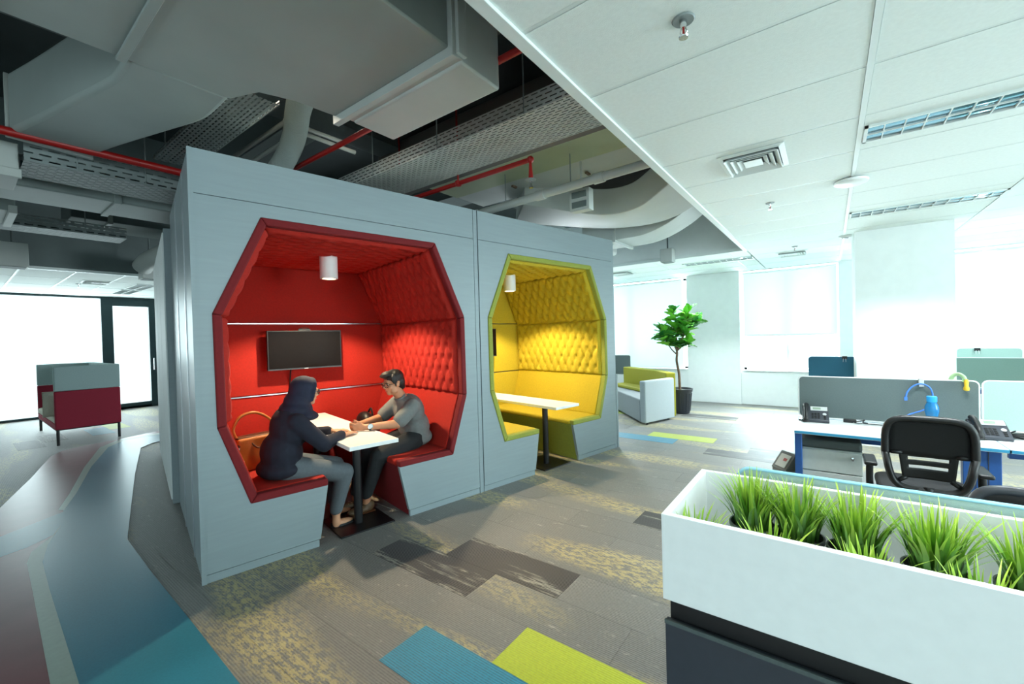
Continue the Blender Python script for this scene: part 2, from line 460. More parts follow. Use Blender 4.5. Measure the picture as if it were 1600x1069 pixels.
lino('vinyl_cream_strip', [(-5.43,.56), (-5.2,.49), (-4.91,.345), (-4.68,.305), (-4.06,.285), (-2.91,.245), (-1.4,.19), (-.2,.13), (-.2,.22), (-1.4,.27), (-2.82,.325), (-4.06,.355), (-4.61,.375), (-4.97,.435)], M['lino_cream'], .0032)
lino('vinyl_cream_strip', [(-9.68,4.6), (-9.58,1.70), (-9.10,1.38), (-7.79,1.03), (-6.51,.74), (-5.96,.60), (-5.90,.63), (-6.46,.785), (-7.73,1.085), (-9.0,1.46), (-9.44,1.74), (-9.50,4.6)], M['lino_cream'], .0032)

# ---- far wall with windows and roller blinds
Y = FARY
wall = struct(MB().box(-9.7, 6.2, Y, Y+.25, 0, .715).box(-9.7, 6.2, Y, Y+.25, 2.78, SLAB).box(-9.7, -8.6, Y, Y+.25, .715, 2.78)
              .box(-2.56, -1.50, Y-.06, Y+.25, .0, 2.80).box(5.9, 6.2, Y, Y+.25, .715, 2.78).box(.15, .36, Y-.02, Y+.25, .715, 2.8).build('wall_far', M['white_paint'], smooth=False))
def wfar(n, x0, x1, blinds):
    e = sempty('window_%d' % n, ((x0+x1)/2, Y, 0))
    c = (x0+x1)/2
    fr = MB()
    for a in (x0, x1-.05): fr.box(a-c, a+.05-c, .12, .18, .715, 2.78)
    fr.box(x0-c, x1-c, .12, .18, .715, .765).box(x0-c, x1-c, .12, .18, 2.73, 2.78)
    mid = (x0+x1)/2
    fr.box(-.025, .025, .12, .18, .765, 2.73)
    fr.build('window_frame', M['white_paint'], e)
    for a, b in ((x0+.05, mid-.025), (mid+.025, x1-.05)):
        MB().box(a-c, b-c, .145, .153, .765, 2.73).build('pane', M['glass'], e)
    MB().box(x0-c, x1-c, -.03, .12, .70, .718).build('window_sill', M['white'], e, bevel=.004)
    return e
wfar(1, -5.2, -2.62, None); wfar(2, -1.46, .12, None); wfar(3, .40, 5.8, None)
def blind(x0, x1, zb, label):
    t = thing('roller_blind', ((x0+x1)/2, Y+.03, 2.74), label, 'blind', group='roller blinds on the far windows')
    h = (x1-x0)/2
    MB().cyl((-h, 0, 0), (h, 0, 0), .022, n=14).build('roller_tube', M['white'], t)
    MB().box(-h, h, .016, .0185, zb-2.74, 0).build('blind_fabric', M['blind'], t)
    MB().box(-h, h, .008, .028, zb-2.76, zb-2.735).build('bottom_bar', M['white'], t, bevel=.004)
blind(-5.15, -2.68, .74, 'long white roller blind behind the potted fig tree')
blind(-1.44, .12, 1.45, 'half lowered white roller blind above the open bright window')
blind(.42, 2.0, .74, 'white roller blind mostly hidden behind the square column')
blind(2.03, 4.2, .74, 'pale roller blind to the right of the square column')

# ---- square column
struct(MB().box(.28, 1.20, 7.17, 8.0, 0, CZ).build('column', M['white_paint'], smooth=False))

# ---- side and rear window walls (behind and beside the camera)
def window_wall(name, pts_fn, length, n, first):
    mb = MB(); 
    def bx(u0, u1, t0, t1, z0, z1, m): 
        P = [pts_fn(u, t, z) for z in (z0, z1) for t in (t0, t1) for u in (u0, u1)]
        m.add(P, [(0,2,3,1),(4,5,7,6),(0,1,5,4),(2,6,7,3),(0,4,6,2),(1,3,7,5)])
    bx(0, length, 0, .2, 0, .7, mb); bx(0, length, 0, .2, 2.72, SLAB, mb)
    step = length/n
    for i in range(n+1):
        c = min(max(i*step, .1), length-.1); bx(c-.1, c+.1, 0, .2, .7, 2.72, mb)
    struct(mb.build(name, M['white_paint'], smooth=False))
    for i in range(n):
        e = sempty('window_%d' % (first+i))
        f = MB(); a, b = i*step+.1, (i+1)*step-.1
        bx(a, b, .08, .13, .7, .75, f); bx(a, b, .08, .13, 2.67, 2.72, f); bx(a, a+.05, .08, .13, .75, 2.67, f); bx(b-.05, b, .08, .13, .75, 2.67, f)
        f.build('window_frame', M['white_paint'], e)
        g = MB(); bx(a+.05, b-.05, .1, .106, .75, 2.67, g); g.build('pane', M['glass'], e)
window_wall('wall_side', lambda u, t, z: Vector((5.6+t, -4.4+u, z)), FARY+4.4, 6, 4)
window_wall('wall_rear', lambda u, t, z: Vector((5.6-u, -4.4-t, z)), 8.0, 4, 10)
struct(MB().box(-14.4, -2.4, -4.6, -4.4, 0, SLAB).build('wall_back', M['white_paint'], smooth=False))
struct(MB().box(-14.4, -9.7, 5.4, 5.6, 0, SLAB).box(-9.9, -9.7, 5.6, FARY+.2, 0, SLAB).build('wall_inner', M['white_paint'], smooth=False))

# ---- slab, bulkheads, beams
struct(MB().box(-14.4, 6.2, -4.6, FARY+.25, SLAB, SLAB+.2).build('slab', M['plenum_dark'], smooth=False))
struct(MB().box(EX+.02, EX+.06, -4.4, 7.45, CZ+.02, SLAB).build('wall_unseen_bulkhead', M['plenum'], smooth=False))  # unseen upstand, added to block light at the plenum edge
struct(MB().box(-9.7, EX+.02, 7.45, 7.50, CZ+.02, SLAB).build('wall_bulkhead_far', M['white_paint'], smooth=False))
struct(MB().box(-9.76, -9.70, -4.4, 7.45, CZ, SLAB).build('wall_bulkhead_facade', M['plenum'], smooth=False))
for (y0, y1, z) in ((2.0, 2.32, 3.62), (4.45, 4.85, 3.6), (-1.2, -.8, 3.62)):
    struct(MB().box(-9.7, EX, y0, y1, z, SLAB).build('beam', M['plenum'], smooth=False))
for (x0, x1, z) in ((-6.9, -6.5, 3.55), (-4.15, -3.8, 3.68)):
    struct(MB().box(x0, x1, -4.4, 7.45, z, SLAB).build('beam', M['plenum'], smooth=False))

# ---- suspended ceilings: tiles and grid bars
def ceiling(name, xs, ys, zc, holes=(), skip=lambda x, y: False):
    root = sempty(name, (0, 0, zc))
    cache = {}
    for i in range(len(xs)-1):
        for j in range(len(ys)-1):
            x0, x1, y0, y1 = xs[i], xs[i+1], ys[j], ys[j+1]
            if skip((x0+x1)/2, (y0+y1)/2): continue
            k = (round(x1-x0, 3), round(y1-y0, 3))
            if k not in cache:
                mb = MB().box(.016, k[0]-.016, .0125, k[1]-.0125, .001, .020)
                mb.box(.008, k[0]-.008, .004, k[1]-.004, .008, .020)
                cache[k] = mb.mesh('ceiling_tile', M['ceil'])
            if any(h[0] <= (x0+x1)/2 <= h[1] and h[2] <= (y0+y1)/2 <= h[3] for h in holes): continue
            inst('ceiling_tile', cache[k], root, (x0, y0, 0))
    return root
xs = [EX+.03, .175, 1.375, 2.575, 3.775, 4.975, 5.6]
ys = [1.46+.6065*k for k in range(-6, 10)] + [7.45]
ys = [y for y in ys if y < 7.4] + [7.45, 8.06, 8.66, 9.27, 9.87, FARY]
c1 = ceiling('ceiling', xs, ys, CZ)
for i, x in enumerate(xs[1:-1]):
    MB().box(x-.014, x+.014, -2.2, FARY, -.003, .010).build('grid_bar', M['tbar'], c1)
for y in ys:
    MB().box(xs[0], xs[-1], y-.0095, y+.0095, .0025, .010).build('grid_bar', M['tbar'], c1)
MB().box(EX-.005, EX+.055, -4.4, 7.45, -.012, .045).build('edge_trim', M['tbar'], c1, bevel=.003)
struct(MB().box(EX+.03, 5.6, -4.4, ys[0], CZ, CZ+.02).build('ceiling_rear', M['ceil'], smooth=False))
xs2 = [-9.7, -8.5, -7.3, -6.1, -4.9, -3.7, -2.5, -1.3, EX+.03]
c2 = ceiling('ceiling', xs2, [7.50, 8.06, 8.66, 9.27, 9.87, FARY], CZ)
for x in xs2[1:-1]: MB().box(x-.014, x+.014, 7.45, FARY, -.003, .010).build('grid_bar', M['tbar'], c2)
for y in (8.06, 8.66, 9.27, 9.87): MB().box(-9.7, EX+.03, y-.006, y+.006, .0035, .010).build('grid_bar', M['tbar'], c2)
MB().box(-9.7, EX+.05, 7.44, 7.50, -.012, .045).build('edge_trim', M['tbar'], c2, bevel=.003)
xs3 = [-14.25, -13.3, -12.1, -10.9, -9.75]
ys3 = [-1.73+.605*k for k in range(0, 12)]
c3 = ceiling('ceiling', xs3, ys3, CZ)
for x in xs3[1:-1]: MB().box(x-.010, x+.010, -1.73, 4.93, -.003, .010).build('grid_bar', M['tbar'], c3)
for y in ys3: MB().box(-14.25, -9.72, y-.014, y+.014, -.004, .010).build('grid_bar', M['tbar'], c3)
MB().box(-9.77, -9.69, -4.4, 5.4, -.012, .03).build('edge_trim', M['tbar'], c3, bevel=.003)
struct(MB().box(-14.25, -9.72, -4.4, -1.73, CZ, CZ+.02).box(-14.25, -9.72, 4.93, 5.4, CZ, CZ+.02).build('ceiling_rear', M['ceil'], smooth=False))

# ---- glass facade
fx = -14.2
struct(MB().box(fx-.1, fx+.05, -4.4, 5.4, 0, .05).box(fx-.1, fx+.05, -4.4, 5.4, CZ-.05, CZ+.1).box(fx-.1, fx+.05, -4.4, 5.4, CZ+.1, SLAB).build('wall_facade', M['frame'], smooth=False))
def fpane(n, y0, y1, z0=.05, z1=CZ-.05):
    e = sempty('window_%d' % n, (fx, (y0+y1)/2, 0))
    MB().box(-.012, .0, y0-(y0+y1)/2, y1-(y0+y1)/2, z0, z1).build('pane', M['glass'], e)
    return e
fpane(20, -4.3, -2.2); fpane(21, -2.15, .0); fpane(22, .05, 2.26); fpane(23, 3.36, 5.3)
struct(MB().box(fx-.06, fx+.03, -2.2, -2.15, .05, CZ-.05).box(fx-.06, fx+.03, 0, .05, .05, CZ-.05).build('trim_1', M['frame']))
dr = sempty('door_1', (fx, 2.80, 0))
MB().box(-.08, .06, -.54, -.33, .0, CZ-.05).box(-.08, .06, .36, .55, .0, CZ-.05).box(-.08, .06, -.33, .36, 2.58, CZ-.05).box(-.05, .05, -.33, .36, .0, .14).build('door_frame', M['frame'], dr, bevel=.004)
MB().box(-.012, .0, -.33, .36, .14, 2.58).build('pane', M['glass'], dr)
hd = MB().tube([(.06, .42, .95), (.13, .42, .95), (.13, .42, 1.25), (.06, .42, 1.25)], .012, 8).build('door_handle', M['chrome'], dr)

# ================================================================== CEILING FIXTURES
def louvre_light(x0, x1, y0, y1, label, n=12, power=0):
    t = thing('ceiling_light', ((x0+x1)/2, (y0+y1)/2, CZ), label, 'ceiling light', group='louvred ceiling lights')
    hx, hy = (x1-x0)/2, (y1-y0)/2
    fr = MB()
    fr.box(-hx, hx, -hy, -hy+.018, -.012, .03).box(-hx, hx, hy-.018, hy, -.012, .03).box(-hx, -hx+.018, -hy, hy, -.012, .03).box(hx-.018, hx, -hy, hy, -.012, .03)
    fr.build('frame', M['tbar'], t)
    MB().grid(lambda u, v: Vector((-hx+.018+u*(2*hx-.036), -hy+.018+v*(2*hy-.036), .001-.006*math.sin(PI*((v*2) % 1.0)))), 1, 16).build('reflector', M['mirror'], t)
    bl = MB().box(-.003, .003, -hy+.018, hy-.018, -.012, .0)
    bl.prism([(-.012, -.012), (.012, -.012), (.004, 0), (-.004, 0)], lambda u, v, k: Vector((u, (-1+2*k)*.012, v)))
    bm_ = bl.mesh('louvre_blade', M['tbar'])
    for i in range(1, n):
        inst('louvre_blade', bm_, t, (-hx+2*hx*i/n, 0, 0), (0, 0, 0))
    MB().box(-hx+.018, hx-.018, -.004, .004, -.013, -.002).build('louvre_spine', M['tbar'], t)
    if power:   # low-glare tubes: light leaves the louvre downward only
        l = bpy.data.lights.new('tube_light', 'AREA'); l.shape = 'RECTANGLE'; l.size = 2*hx-.05; l.size_y = 2*hy-.05; l.energy = power; l.color = (.90, .98, 1.0); l.spread = math.radians(105)
        o = bpy.data.objects.new('tube_light', l); COL.objects.link(o); o.parent = t; o.location = (0, 0, -.0145)
    return t
louvre_light(.195, 1.36, 3.46, 3.74, 'louvred mirror ceiling light nearest the camera beside the grid bar', power=38)
louvre_light(2.60, 3.76, 3.46, 3.74, 'added louvred ceiling light, unseen, over the neighbouring desks', power=38)  # added out of frame to light the desks from above
louvre_light(.195, 1.36, 1.04, 1.32, 'added louvred ceiling light, unseen, above the grass planter', power=24)  # added out of frame to brighten the planter from above
louvre_light(2.60, 3.76, 5.93, 6.20, 'added louvred ceiling light, unseen, beyond the square column', power=38)  # added out of frame for more downward light

louvre_light(.195, 1.36, 5.93, 6.20, 'louvred mirror ceiling light just in front of the square column', power=48)
louvre_light(-2.15, -1.02, 8.14, 8.40, 'louvred ceiling light above the potted fig tree by the far windows', n=11, power=60)
louvre_light(-12.0, -10.95, 2.28, 2.62, 'louvred ceiling light above the glass door on the window side', n=9)
louvre_light(-13.2, -12.2, 2.28, 2.62, 'louvred ceiling light closest to the glass facade', n=9)

def diffuser(x, y, s, label, sy=None):
    t = thing('air_vent', (x, y, CZ), label, 'air vent', group='square ceiling air diffusers')
    sy = sy or s
    def ring(a, b, z0, z1, nm, m):
        o = MB()
        P = [(-a, -a), (a, -a), (a, a), (-a, a)]; Q = [(-b, -b), (b, -b), (b, b), (-b, b)]
        vs = [Vector((p[0], p[1]*sy/s, z0)) for p in P]+[Vector((p[0], p[1]*sy/s, z1)) for p in Q]
        o.add(vs, [(i, (i+1) % 4, 4+(i+1) % 4, 4+i) for i in range(4)])
        return o.build(nm, m, t, smooth=False, solid=.004)
    MB().box(-s*.86, s*.86, -sy*.86, sy*.86, .001, .003).build('duct_opening', M['plenum_dark'], t)
    ring(s, s*.84, -.004, -.010, 'frame', M['tbar'])
    for k, (a, b) in enumerate(((.82, .68), (.64, .50), (.46, .32))):
        ring(s*a, s*b, -.030+.004*k, -.002, 'vane', M['tbar'])
    MB().box(-s*.28, s*.28, -sy*.28, sy*.28, -.022, -.018).build('centre_plate', M['tbar'], t)
    return t
diffuser(-.43, 3.60, .205, 'square white air diffuser in the tile row beside the ceiling edge', .235)
diffuser(-.47, 8.36, .22, 'square white air diffuser above the half lowered blind')
diffuser(-3.4, 8.36, .22, 'square white air diffuser beyond the yellow booth')
diffuser(-11.1, 1.72, .2, 'square air diffuser in the ceiling over the two tone sofa')
def sprinkler(x, y, label, s=1.0):
    t = thing('sprinkler', (x, y, CZ), label, 'sprinkler', group='ceiling sprinklers')
    MB().lathe([(.0, -.004), (.036*s, -.006), (.04*s, 0), (.0, .0)], n=20).build('cover_plate', M['galv'], t)
    MB().lathe([(.009*s, -.03*s), (.013*s, -.012*s), (.013*s, 0)], n=12).tube([(-.008*s, 0, -.03*s), (-.012*s, 0, -.045*s), (0, 0, -.062*s)], .0025*s, 6).tube([(.008*s, 0, -.03*s), (.012*s, 0, -.045*s), (0, 0, -.062*s)], .0025*s, 6).build('body', M['chrome'], t)
    MB().cyl((0, 0, -.03*s), (0, 0, -.058*s), .004*s, n=8).build('glass_bulb', M['redpipe'], t)
    MB().lathe([(.0, -.066*s), (.016*s, -.066*s), (.018*s, -.062*s), (.0, -.062*s)], n=14).build('deflector', M['chrome'], t)
sprinkler(-.45, 1.80, 'chrome sprinkler with red bulb in the ceiling tile nearest the camera', 1.1)
sprinkler(-.45, 4.90, 'small chrome sprinkler between the air diffuser and the square column')
sprinkler(-.40, 7.72, 'small chrome sprinkler near the far windows')
sprinkler(-11.6, 1.55, 'small sprinkler in the ceiling over the two tone sofa')
t = thing('wifi_unit', (.165, 4.62, CZ), 'white flat oval wireless unit fixed to the ceiling grid bar', 'wireless unit')
MB().lathe([(.0, -.040), (.085, -.040), (.115, -.028), (.118, -.012), (.105, -.004), (0, -.004)], n=32).build('body', M['white'], t, smooth=50)
MB().lathe([(0, -.004), (.06, -.004), (.06, 0), (0, 0)], n=20).build('mount', M['charcoal'], t)
t = thing('ceiling_speaker', (.19, 7.35, CZ), 'small dark ceiling fitting beside the square column', 'detector')
MB().lathe([(0, -.03), (.05, -.03), (.07, -.012), (.07, 0), (0, 0)], n=20).build('body', M['white'], t)
MB().box(-.035, .035, -.03, .03, -.036, -.028).build('grille', M['charcoal'], t)

def hang_box(x, y, z0, s, label):
    t = thing('hanging_speaker', (x, y, z0), label, 'speaker', group='cube speakers hung from the slab')
    MB().box(-s, s, -s, s, 0, 2.3*s).build('body', M['duct_white'], t, bevel=.006)
    MB().box(-s*.85, s*.85, -s*.85, s*.85, -.006, .0).build('grille', M['plenum'], t)
    MB().tube([(0, 0, 2.3*s), (0, 0, SLAB-z0)], .012, 8).build('rod', M['plenum'], t)
hang_box(-2.14, 7.25, 2.72, .095, 'white cube speaker hanging by the far bulkhead near the fig tree')
hang_box(-9.5, 2.16, 2.72, .13, 'pale cube speaker hanging over the walkway beside the booth block')
hang_box(-9.5, .60, 2.76, .15, 'grey cube speaker hanging at the left edge of the picture')

# ================================================================== OPEN PLENUM SERVICES
def rect_duct(mb, path, w, h, up=Vector((0, 0, 1))):
    """rectangular section swept along a path"""
    P = [Vector(p) for p in path]; n = len(P); o = len(mb.v)
    for i, p in enumerate(P):
        t = (P[min(i+1, n-1)]-P[max(i-1, 0)]).normalized()
        x = t.cross(up).normalized(); y = x.cross(t).normalized()
        ww = w[i] if isinstance(w, (list, tuple)) else w
        hh = h[i] if isinstance(h, (list, tuple)) else h
        for a, b in ((-1, -1), (1, -1), (1, 1), (-1, 1)):
            mb.v.append(tuple(p+x*a*ww/2+y*b*hh/2))
    for i in range(n-1):
        for j in range(4):
            mb.f.append((o+i*4+j, o+i*4+(j+1) % 4, o+i*4+4+(j+1) % 4, o+i*4+4+j))
    mb.f.append((o, o+3, o+2, o+1)); e = o+(n-1)*4; mb.f.append((e, e+1, e+2, e+3))
    return mb
t = thing('supply_duct', (-2.15, .6, 3.0), 'large pale grey rectangular air duct running overhead above the camera', 'duct')
MB().prism([(-2.82, -3.5), (-1.50, -3.5), (-1.50, 1.54), (-2.53, 1.54), (-2.55, 1.30), (-2.62, 1.12), (-2.82, 1.04)],
           lambda u, v, k: Vector((u+2.15, v-.6, .55*k))).build('duct_body', M['duct'], t, bevel=.01)
MB().box(-.68, .66, -.06, -.02, -.015, .56).build('flange', M['duct'], t, bevel=.003)
MB().box(-.40, .68, .935, .975, -.045, .57).build('flange', M['duct_white'], t, bevel=.003)
MB().box(-.28, .68, .975, 1.01, -.04, .56).build('flange', M['duct_white'], t, bevel=.003)
MB().box(-.27, .68, 1.0, 1.31, -.055, .50).build('end_box', M['duct_white'], t, bevel=.012)
MB().box(.66, .70, .96, 1.02, -.03, .56).build('end_flange', M['duct_white'], t, bevel=.003)
MB().box(.655, .672, .25, .55, .32, .47).build('access_hatch', M['duct_white'], t, bevel=.003)
MB().tube([(.66, .40, .42), (.70, .40, .42), (.70, .40, .9)], .004, 6).build('hanger_rod', M['galv'], t)
MB().box(-.62, -.42, -2.2, -.45, -.02, .0).build('label_plate', M['duct_white'], t)
t = thing('branch_duct', (-3.5, .6, 3.0), 'grey rectangular branch duct bending away beside the main duct', 'duct')
near = smooth_path([(-2.80, .575, 0), (-3.02, .575, 0), (-3.16, .56, 0), (-3.55, .47, 0), (-3.95, .38, 0), (-4.36, .28, 0)], 4)
far = smooth_path([(-2.80, 1.04, 0), (-3.05, 1.045, 0), (-3.25, 1.03, 0), (-3.6, .93, 0), (-4.05, .80, 0), (-4.44, .70, 0)], 4)
poly = [(p.x+3.5, p.y-.6) for p in near]+[(p.x+3.5, p.y-.6) for p in far[::-1]]
MB().prism(poly, lambda u, v, k: Vector((u, v, .40*k))).build('duct_body', M['duct'], t, bevel=.03, seg=3)
e0, e1 = Vector((-.86, -.33, 0)), Vector((-.94, .10, 0))
mb = MB(); mb.add([e0+Vector((0, 0, -.02)), e1+Vector((0, 0, -.02)), e1+Vector((-.035, 0, -.02)), e0+Vector((-.035, 0, -.02)), e0+Vector((0, 0, .40)), e1+Vector((0, 0, .40)), e1+Vector((-.035, 0, .40)), e0+Vector((-.035, 0, .40))],
       [(0,1,2,3),(7,6,5,4),(0,4,5,1),(2,6,7,3),(1,5,6,2),(0,3,7,4)])
mb.build('flange', M['duct_white'], t)

def perforated(mb, O, ux, uy, L, W, slot=.05, gap=.022, rowp=.028, sw=.011, stagger=True):
    """flat sheet L x W with real slots left open"""
    O = Vector(O); ux = Vector(ux); uy = Vector(uy)
    def q(a0, a1, b0, b1):
        o = len(mb.v)
        for a, b in ((a0, b0), (a1, b0), (a1, b1), (a0, b1)): mb.v.append(tuple(O+ux*a+uy*b))
        mb.f.append((o, o+1, o+2, o+3))
    n = int(W/rowp)
    for r in range(n):
        y0 = r*W/n; y1 = (r+1)*W/n; m0 = (y0+y1)/2-sw/2; m1 = m0+sw
        q(0, L, y0, m0); q(0, L, m1, y1)
        a = (-(slot+gap)/2 if (r % 2 and stagger) else 0)
        q(0, max(.001, a+gap), m0, m1) if a+gap > 0 else None
        while a < L:
            s0 = a+gap; s1 = s0+slot; e1_ = min(L, s1+gap)
            if s1 < L: q(max(0, s1), e1_, m0, m1)
            a = s1
    return mb
def tray(name, label, O, ux, uy, L, W, h, mat, close=True, **kw):
    t = thing(name, O, label, 'cable tray', group='perforated cable trays in the open plenum')
    ux, uy = Vector(ux), Vector(uy)
    perforated(MB(), (0, 0, 0), ux, uy, L, W, **kw).build('tray_bottom', mat, t, smooth=False, solid=.003)
    perforated(MB(), (0, 0, 0), ux, (0, 0, 1), L, h, **kw).build('tray_side', mat, t, smooth=False, solid=.003)
    perforated(MB(), uy*W, ux, (0, 0, 1), L, h, **kw).build('tray_side', mat, t, smooth=False, solid=.003)
    MB().tube([uy*(W/2)*.4+Vector((0, 0, .03)), uy*(W/2)*.4+ux*L+Vector((0, 0, .03))], .018, 6).tube([uy*(W/2)*.9+Vector((0, 0, .03)), uy*(W/2)*.9+ux*L+Vector((0, 0, .03))], .022, 6).build('cables', M['plenum_dark'], t)
    for k in range(3):
        p = ux*(L*(.2+.3*k))
        MB().tube([p, p+Vector((0, 0, SLAB-O[2]))], .005, 6).build('hanger_rod', M['galv'], t)
    return t
tray('cable_tray', 'wide white slotted cable tray crossing above the red booth', (-4.0, 2.45, 3.10), (1, 0, 0), (0, 1, 0), 2.9, .50, .12, M['duct_white'], slot=.055, gap=.02, rowp=.027, sw=.010)
tray('cable_tray', 'slotted cable tray running beside the booth block toward the camera', (-4.55, .36, 2.90), (0, 1, 0), (-1, 0, 0), 1.34, .45, .16, M['galv'], slot=.06, gap=.03, rowp=.04, sw=.012)
tray('cable_tray', 'dark slotted cable tray tucked above the branch duct', (-4.5, 1.075, 3.12), (1, 0, 0), (0, 1, 0), 1.62, .28, .03, M['galv'], slot=.04, gap=.016, rowp=.027, sw=.011)
tray('cable_tray', 'slotted cable tray far back beyond the booth block', (-7.6, -.5, 3.02), (0, 1, 0), (-1, 0, 0), 2.0, .4, .14, M['galv'], slot=.07, gap=.035, rowp=.045, sw=.014)

def pipe(name, label, path, r, mat, group=None, extra=None, n=12):
    P = [Vector(p) for p in path]; o = P[0]
    t = thing(name, o, label, 'pipe', group=group)
    MB().tube([p-o for p in P], r, n).build('pipe_run', mat, t, smooth=60)
    for i in range(1, len(P)-1):
        MB().ell(P[i]-o, r*1.45, n=12, m=8).build('elbow', mat, t, smooth=True)
    return t
pipe('sprinkler_pipe', 'red sprinkler pipe crossing behind the end of the main duct', [(-5.2, 1.92, 3.12), (-1.3, 1.92, 3.12)], .020, M['redpipe'], 'red sprinkler pipes')
t = pipe('sprinkler_pipe', 'red sprinkler pipe with a drop and head above the booths', [(-4.4, 2.95, 3.02), (-1.97, 2.95, 3.02), (-1.97, 2.95, 2.86)], .021, M['redpipe'], 'red sprinkler pipes')
o = Vector((-1.97+4.4, 0, -.16))
MB().lathe([(0, 0), (.045, -.004), (.05, -.012), (0, -.012)], o, 20).build('escutcheon', M['galv'], t)
MB().lathe([(0, -.075), (.018, -.075), (.018, -.07), (.008, -.05), (.013, -.012), (0, -.012)], o, 12).build('sprinkler_head', M['chrome'], t)
for x in (.75, 1.6):
    MB().lathe([(.030, -.02), (.030, .02)], (x, 0, 0), 14).box(x-.006, x+.006, -.006, .006, .02, 1.0).build('pipe_clamp', M['redpipe'], t)
pipe('sprinkler_pipe', 'red sprinkler pipe running alongside the slotted tray by the booth side', [(-4.33, -1.0, 3.0), (-4.33, 3.4, 3.0)], .030, M['redpipe'], 'red sprinkler pipes')
t = pipe('drain_pipe', 'white plastic drain pipe crossing above the yellow booth', [(-3.6, 3.69, 2.96), (-1.1, 3.69, 3.03)], .040, M['duct_white'])
for x in (.35, 1.25, 1.9): MB().tube([(x-.05, 0, x*.028-.0014), (x+.05, 0, x*.028+.0014)], .050, 16).build('pipe_collar', M['duct_white'], t)
for x in (.8, 1.6): MB().tube([(x, 0, .04), (x, 0, 1.0)], .005, 6).build('hanger_rod', M['galv'], t)
for i, (z, y) in enumerate(((3.3, 1.65), (3.25, 1.75))):
    pipe('conduit', ('upper' if i == 0 else 'lower')+' thin white conduit behind the slotted tray above the red booth', [(-5.6, y, z), (-3.4, y, z), (-3.4, y+.5, z)], .018, M['duct_white'], 'thin white conduits')

def flex(name, label, path, r, mat):
    P = smooth_path(path, 12); o = P[0]
    t = thing(name, o, label, 'duct', group='ribbed flexible ducts')
    D = []; R = []
    L = 0
    for i in range(len(P)-1):
        for k in range(6):
            p = P[i].lerp(P[i+1], k/6); D.append(p-o); R.append(r*(1+.05*math.sin(len(D)*1.6)))
    MB().tube(D, R, 16).build('ribbed_hose', mat, t, smooth=True)
    MB().tube([D[0], D[3]], r*1.1, 16).build('collar', mat, t)
flex('flexible_duct', 'ribbed flexible duct hanging behind the main duct above the red booth', [(-2.9, 1.55, 3.35), (-3.15, 1.62, 3.30), (-3.5, 1.75, 3.22), (-3.85, 1.8, 3.1), (-4.2, 1.75, 2.95)], .085, M['duct'])
flex('flexible_duct', 'ribbed flexible duct dropping toward the far ceiling beside the booth block', [(-7.2, 2.15, 3.22), (-7.6, 2.15, 3.2), (-8.2, 2.12, 3.05), (-8.8, 2.0, 2.95), (-9.0, 1.95, 2.85)], .13, M['duct_white'])

# rectangular ducts and boxes over the walkway
t = thing('return_duct', (-5.35, .6, 2.92), 'long grey rectangular duct beside the slotted tray over the walkway', 'duct')
MB().box(-.42, .14, -2.6, 1.35, -.04, .22).build('duct_body', M['duct'], t, bevel=.015)
for y in (-.9, .35, 1.1): MB().box(-.44, .16, y, y+.05, -.055, .235).build('flange', M['duct'], t, bevel=.003)
t = thing('fan_coil_unit', (-4.25, .06, 2.80), 'pale grey box unit hanging at the left edge above the walkway', 'air unit')
MB().box(-.85, -.41, -.7, .285, 0, .24).build('casing', M['duct_white'], t, bevel=.006)
MB().box(-.415, -.385, -.7, .295, -.012, .05).build('drain_channel', M['duct_white'], t, bevel=.004)
t = thing('fan_coil_unit', (-6.85, -.1, 2.95), 'smaller grey box unit farther along the walkway ceiling', 'air unit')
MB().box(-.4, .3, -.5, .55, 0, .3).build('casing', M['duct'], t, bevel=.006)
MB().box(-.44, .34, .50, .56, -.03, .05).build('drain_channel', M['duct_white'], t, bevel=.004)
MB().box(-.2, .15, .551, .556, .12, .22).build('access_hatch', M['plenum_dark'], t)
t = thing('transfer_duct', (-8.2, 1.4, 3.42), 'grey square duct rising over the far walkway ceiling', 'duct')
rect_duct(MB(), [(0, -.4, 0), (0, .6, 0), (-.05, 1.2, .05)], .75, .32).build('duct_body', M['plenum'], t, bevel=.01)
MB().box(-.41, .41, -.05, 0, -.19, .19).build('flange', M['duct'], t)
# right-hand group above the yellow booth
t = thing('plenum_box', (-2.2, 3.95, 3.32), 'flat green cream duct box above the drain pipe', 'duct')
MB().box(-1.55, 1.12, -.55, -.03, 0, .25).build('duct_body', M['green'], t, bevel=.01)
MB().box(-1.55, 1.12, -.03, .48, .01, .25).build('lower_panel', M['duct_white'], t, bevel=.01)
MB().box(.1, .13, .25, .33, -.02, 0).box(-.75, -.72, .05, .13, -.02, 0).build('panel_latch', M['trunk'], t)
t = thing('plenum_gap_shade', (-2.6, 3.2, 3.26), 'dark box standing for the shaded gap beside the wide slotted tray', 'duct')
MB().box(-1.6, 1.55, -.12, .14, 0, .5).build('duct_body', M['duct_dark'], t, bevel=.01)  # dark solid in place of the shaded gap between tray and duct box
t = thing('curved_duct', (-2.0, 5.0, 2.95), 'wide white duct with a sweeping curve beyond the yellow booth', 'duct')
P = smooth_path([(-1.15, -.55, .32), (-.75, -.20, .26), (-.2, .02, .16), (.35, .0, .14), (.80, -.12, .30)], 6)
rect_duct(MB(), P, .75, .30).build('duct_body', M['duct_white'], t, bevel=.01)
MB().box(-1.2, .86, -.12, .20, .30, .60).build('duct_riser', M['duct_dark'], t, bevel=.01)  # side face with its shade put into the brown
t = thing('curved_duct', (-2.0, 6.0, 2.95), 'white offset duct curving upward in front of the far bulkhead', 'duct')
P = smooth_path([(-.9, -.05, .06), (-.35, -.03, .05), (.05, 0, .08), (.45, .02, .26), (.80, .02, .56)], 6)
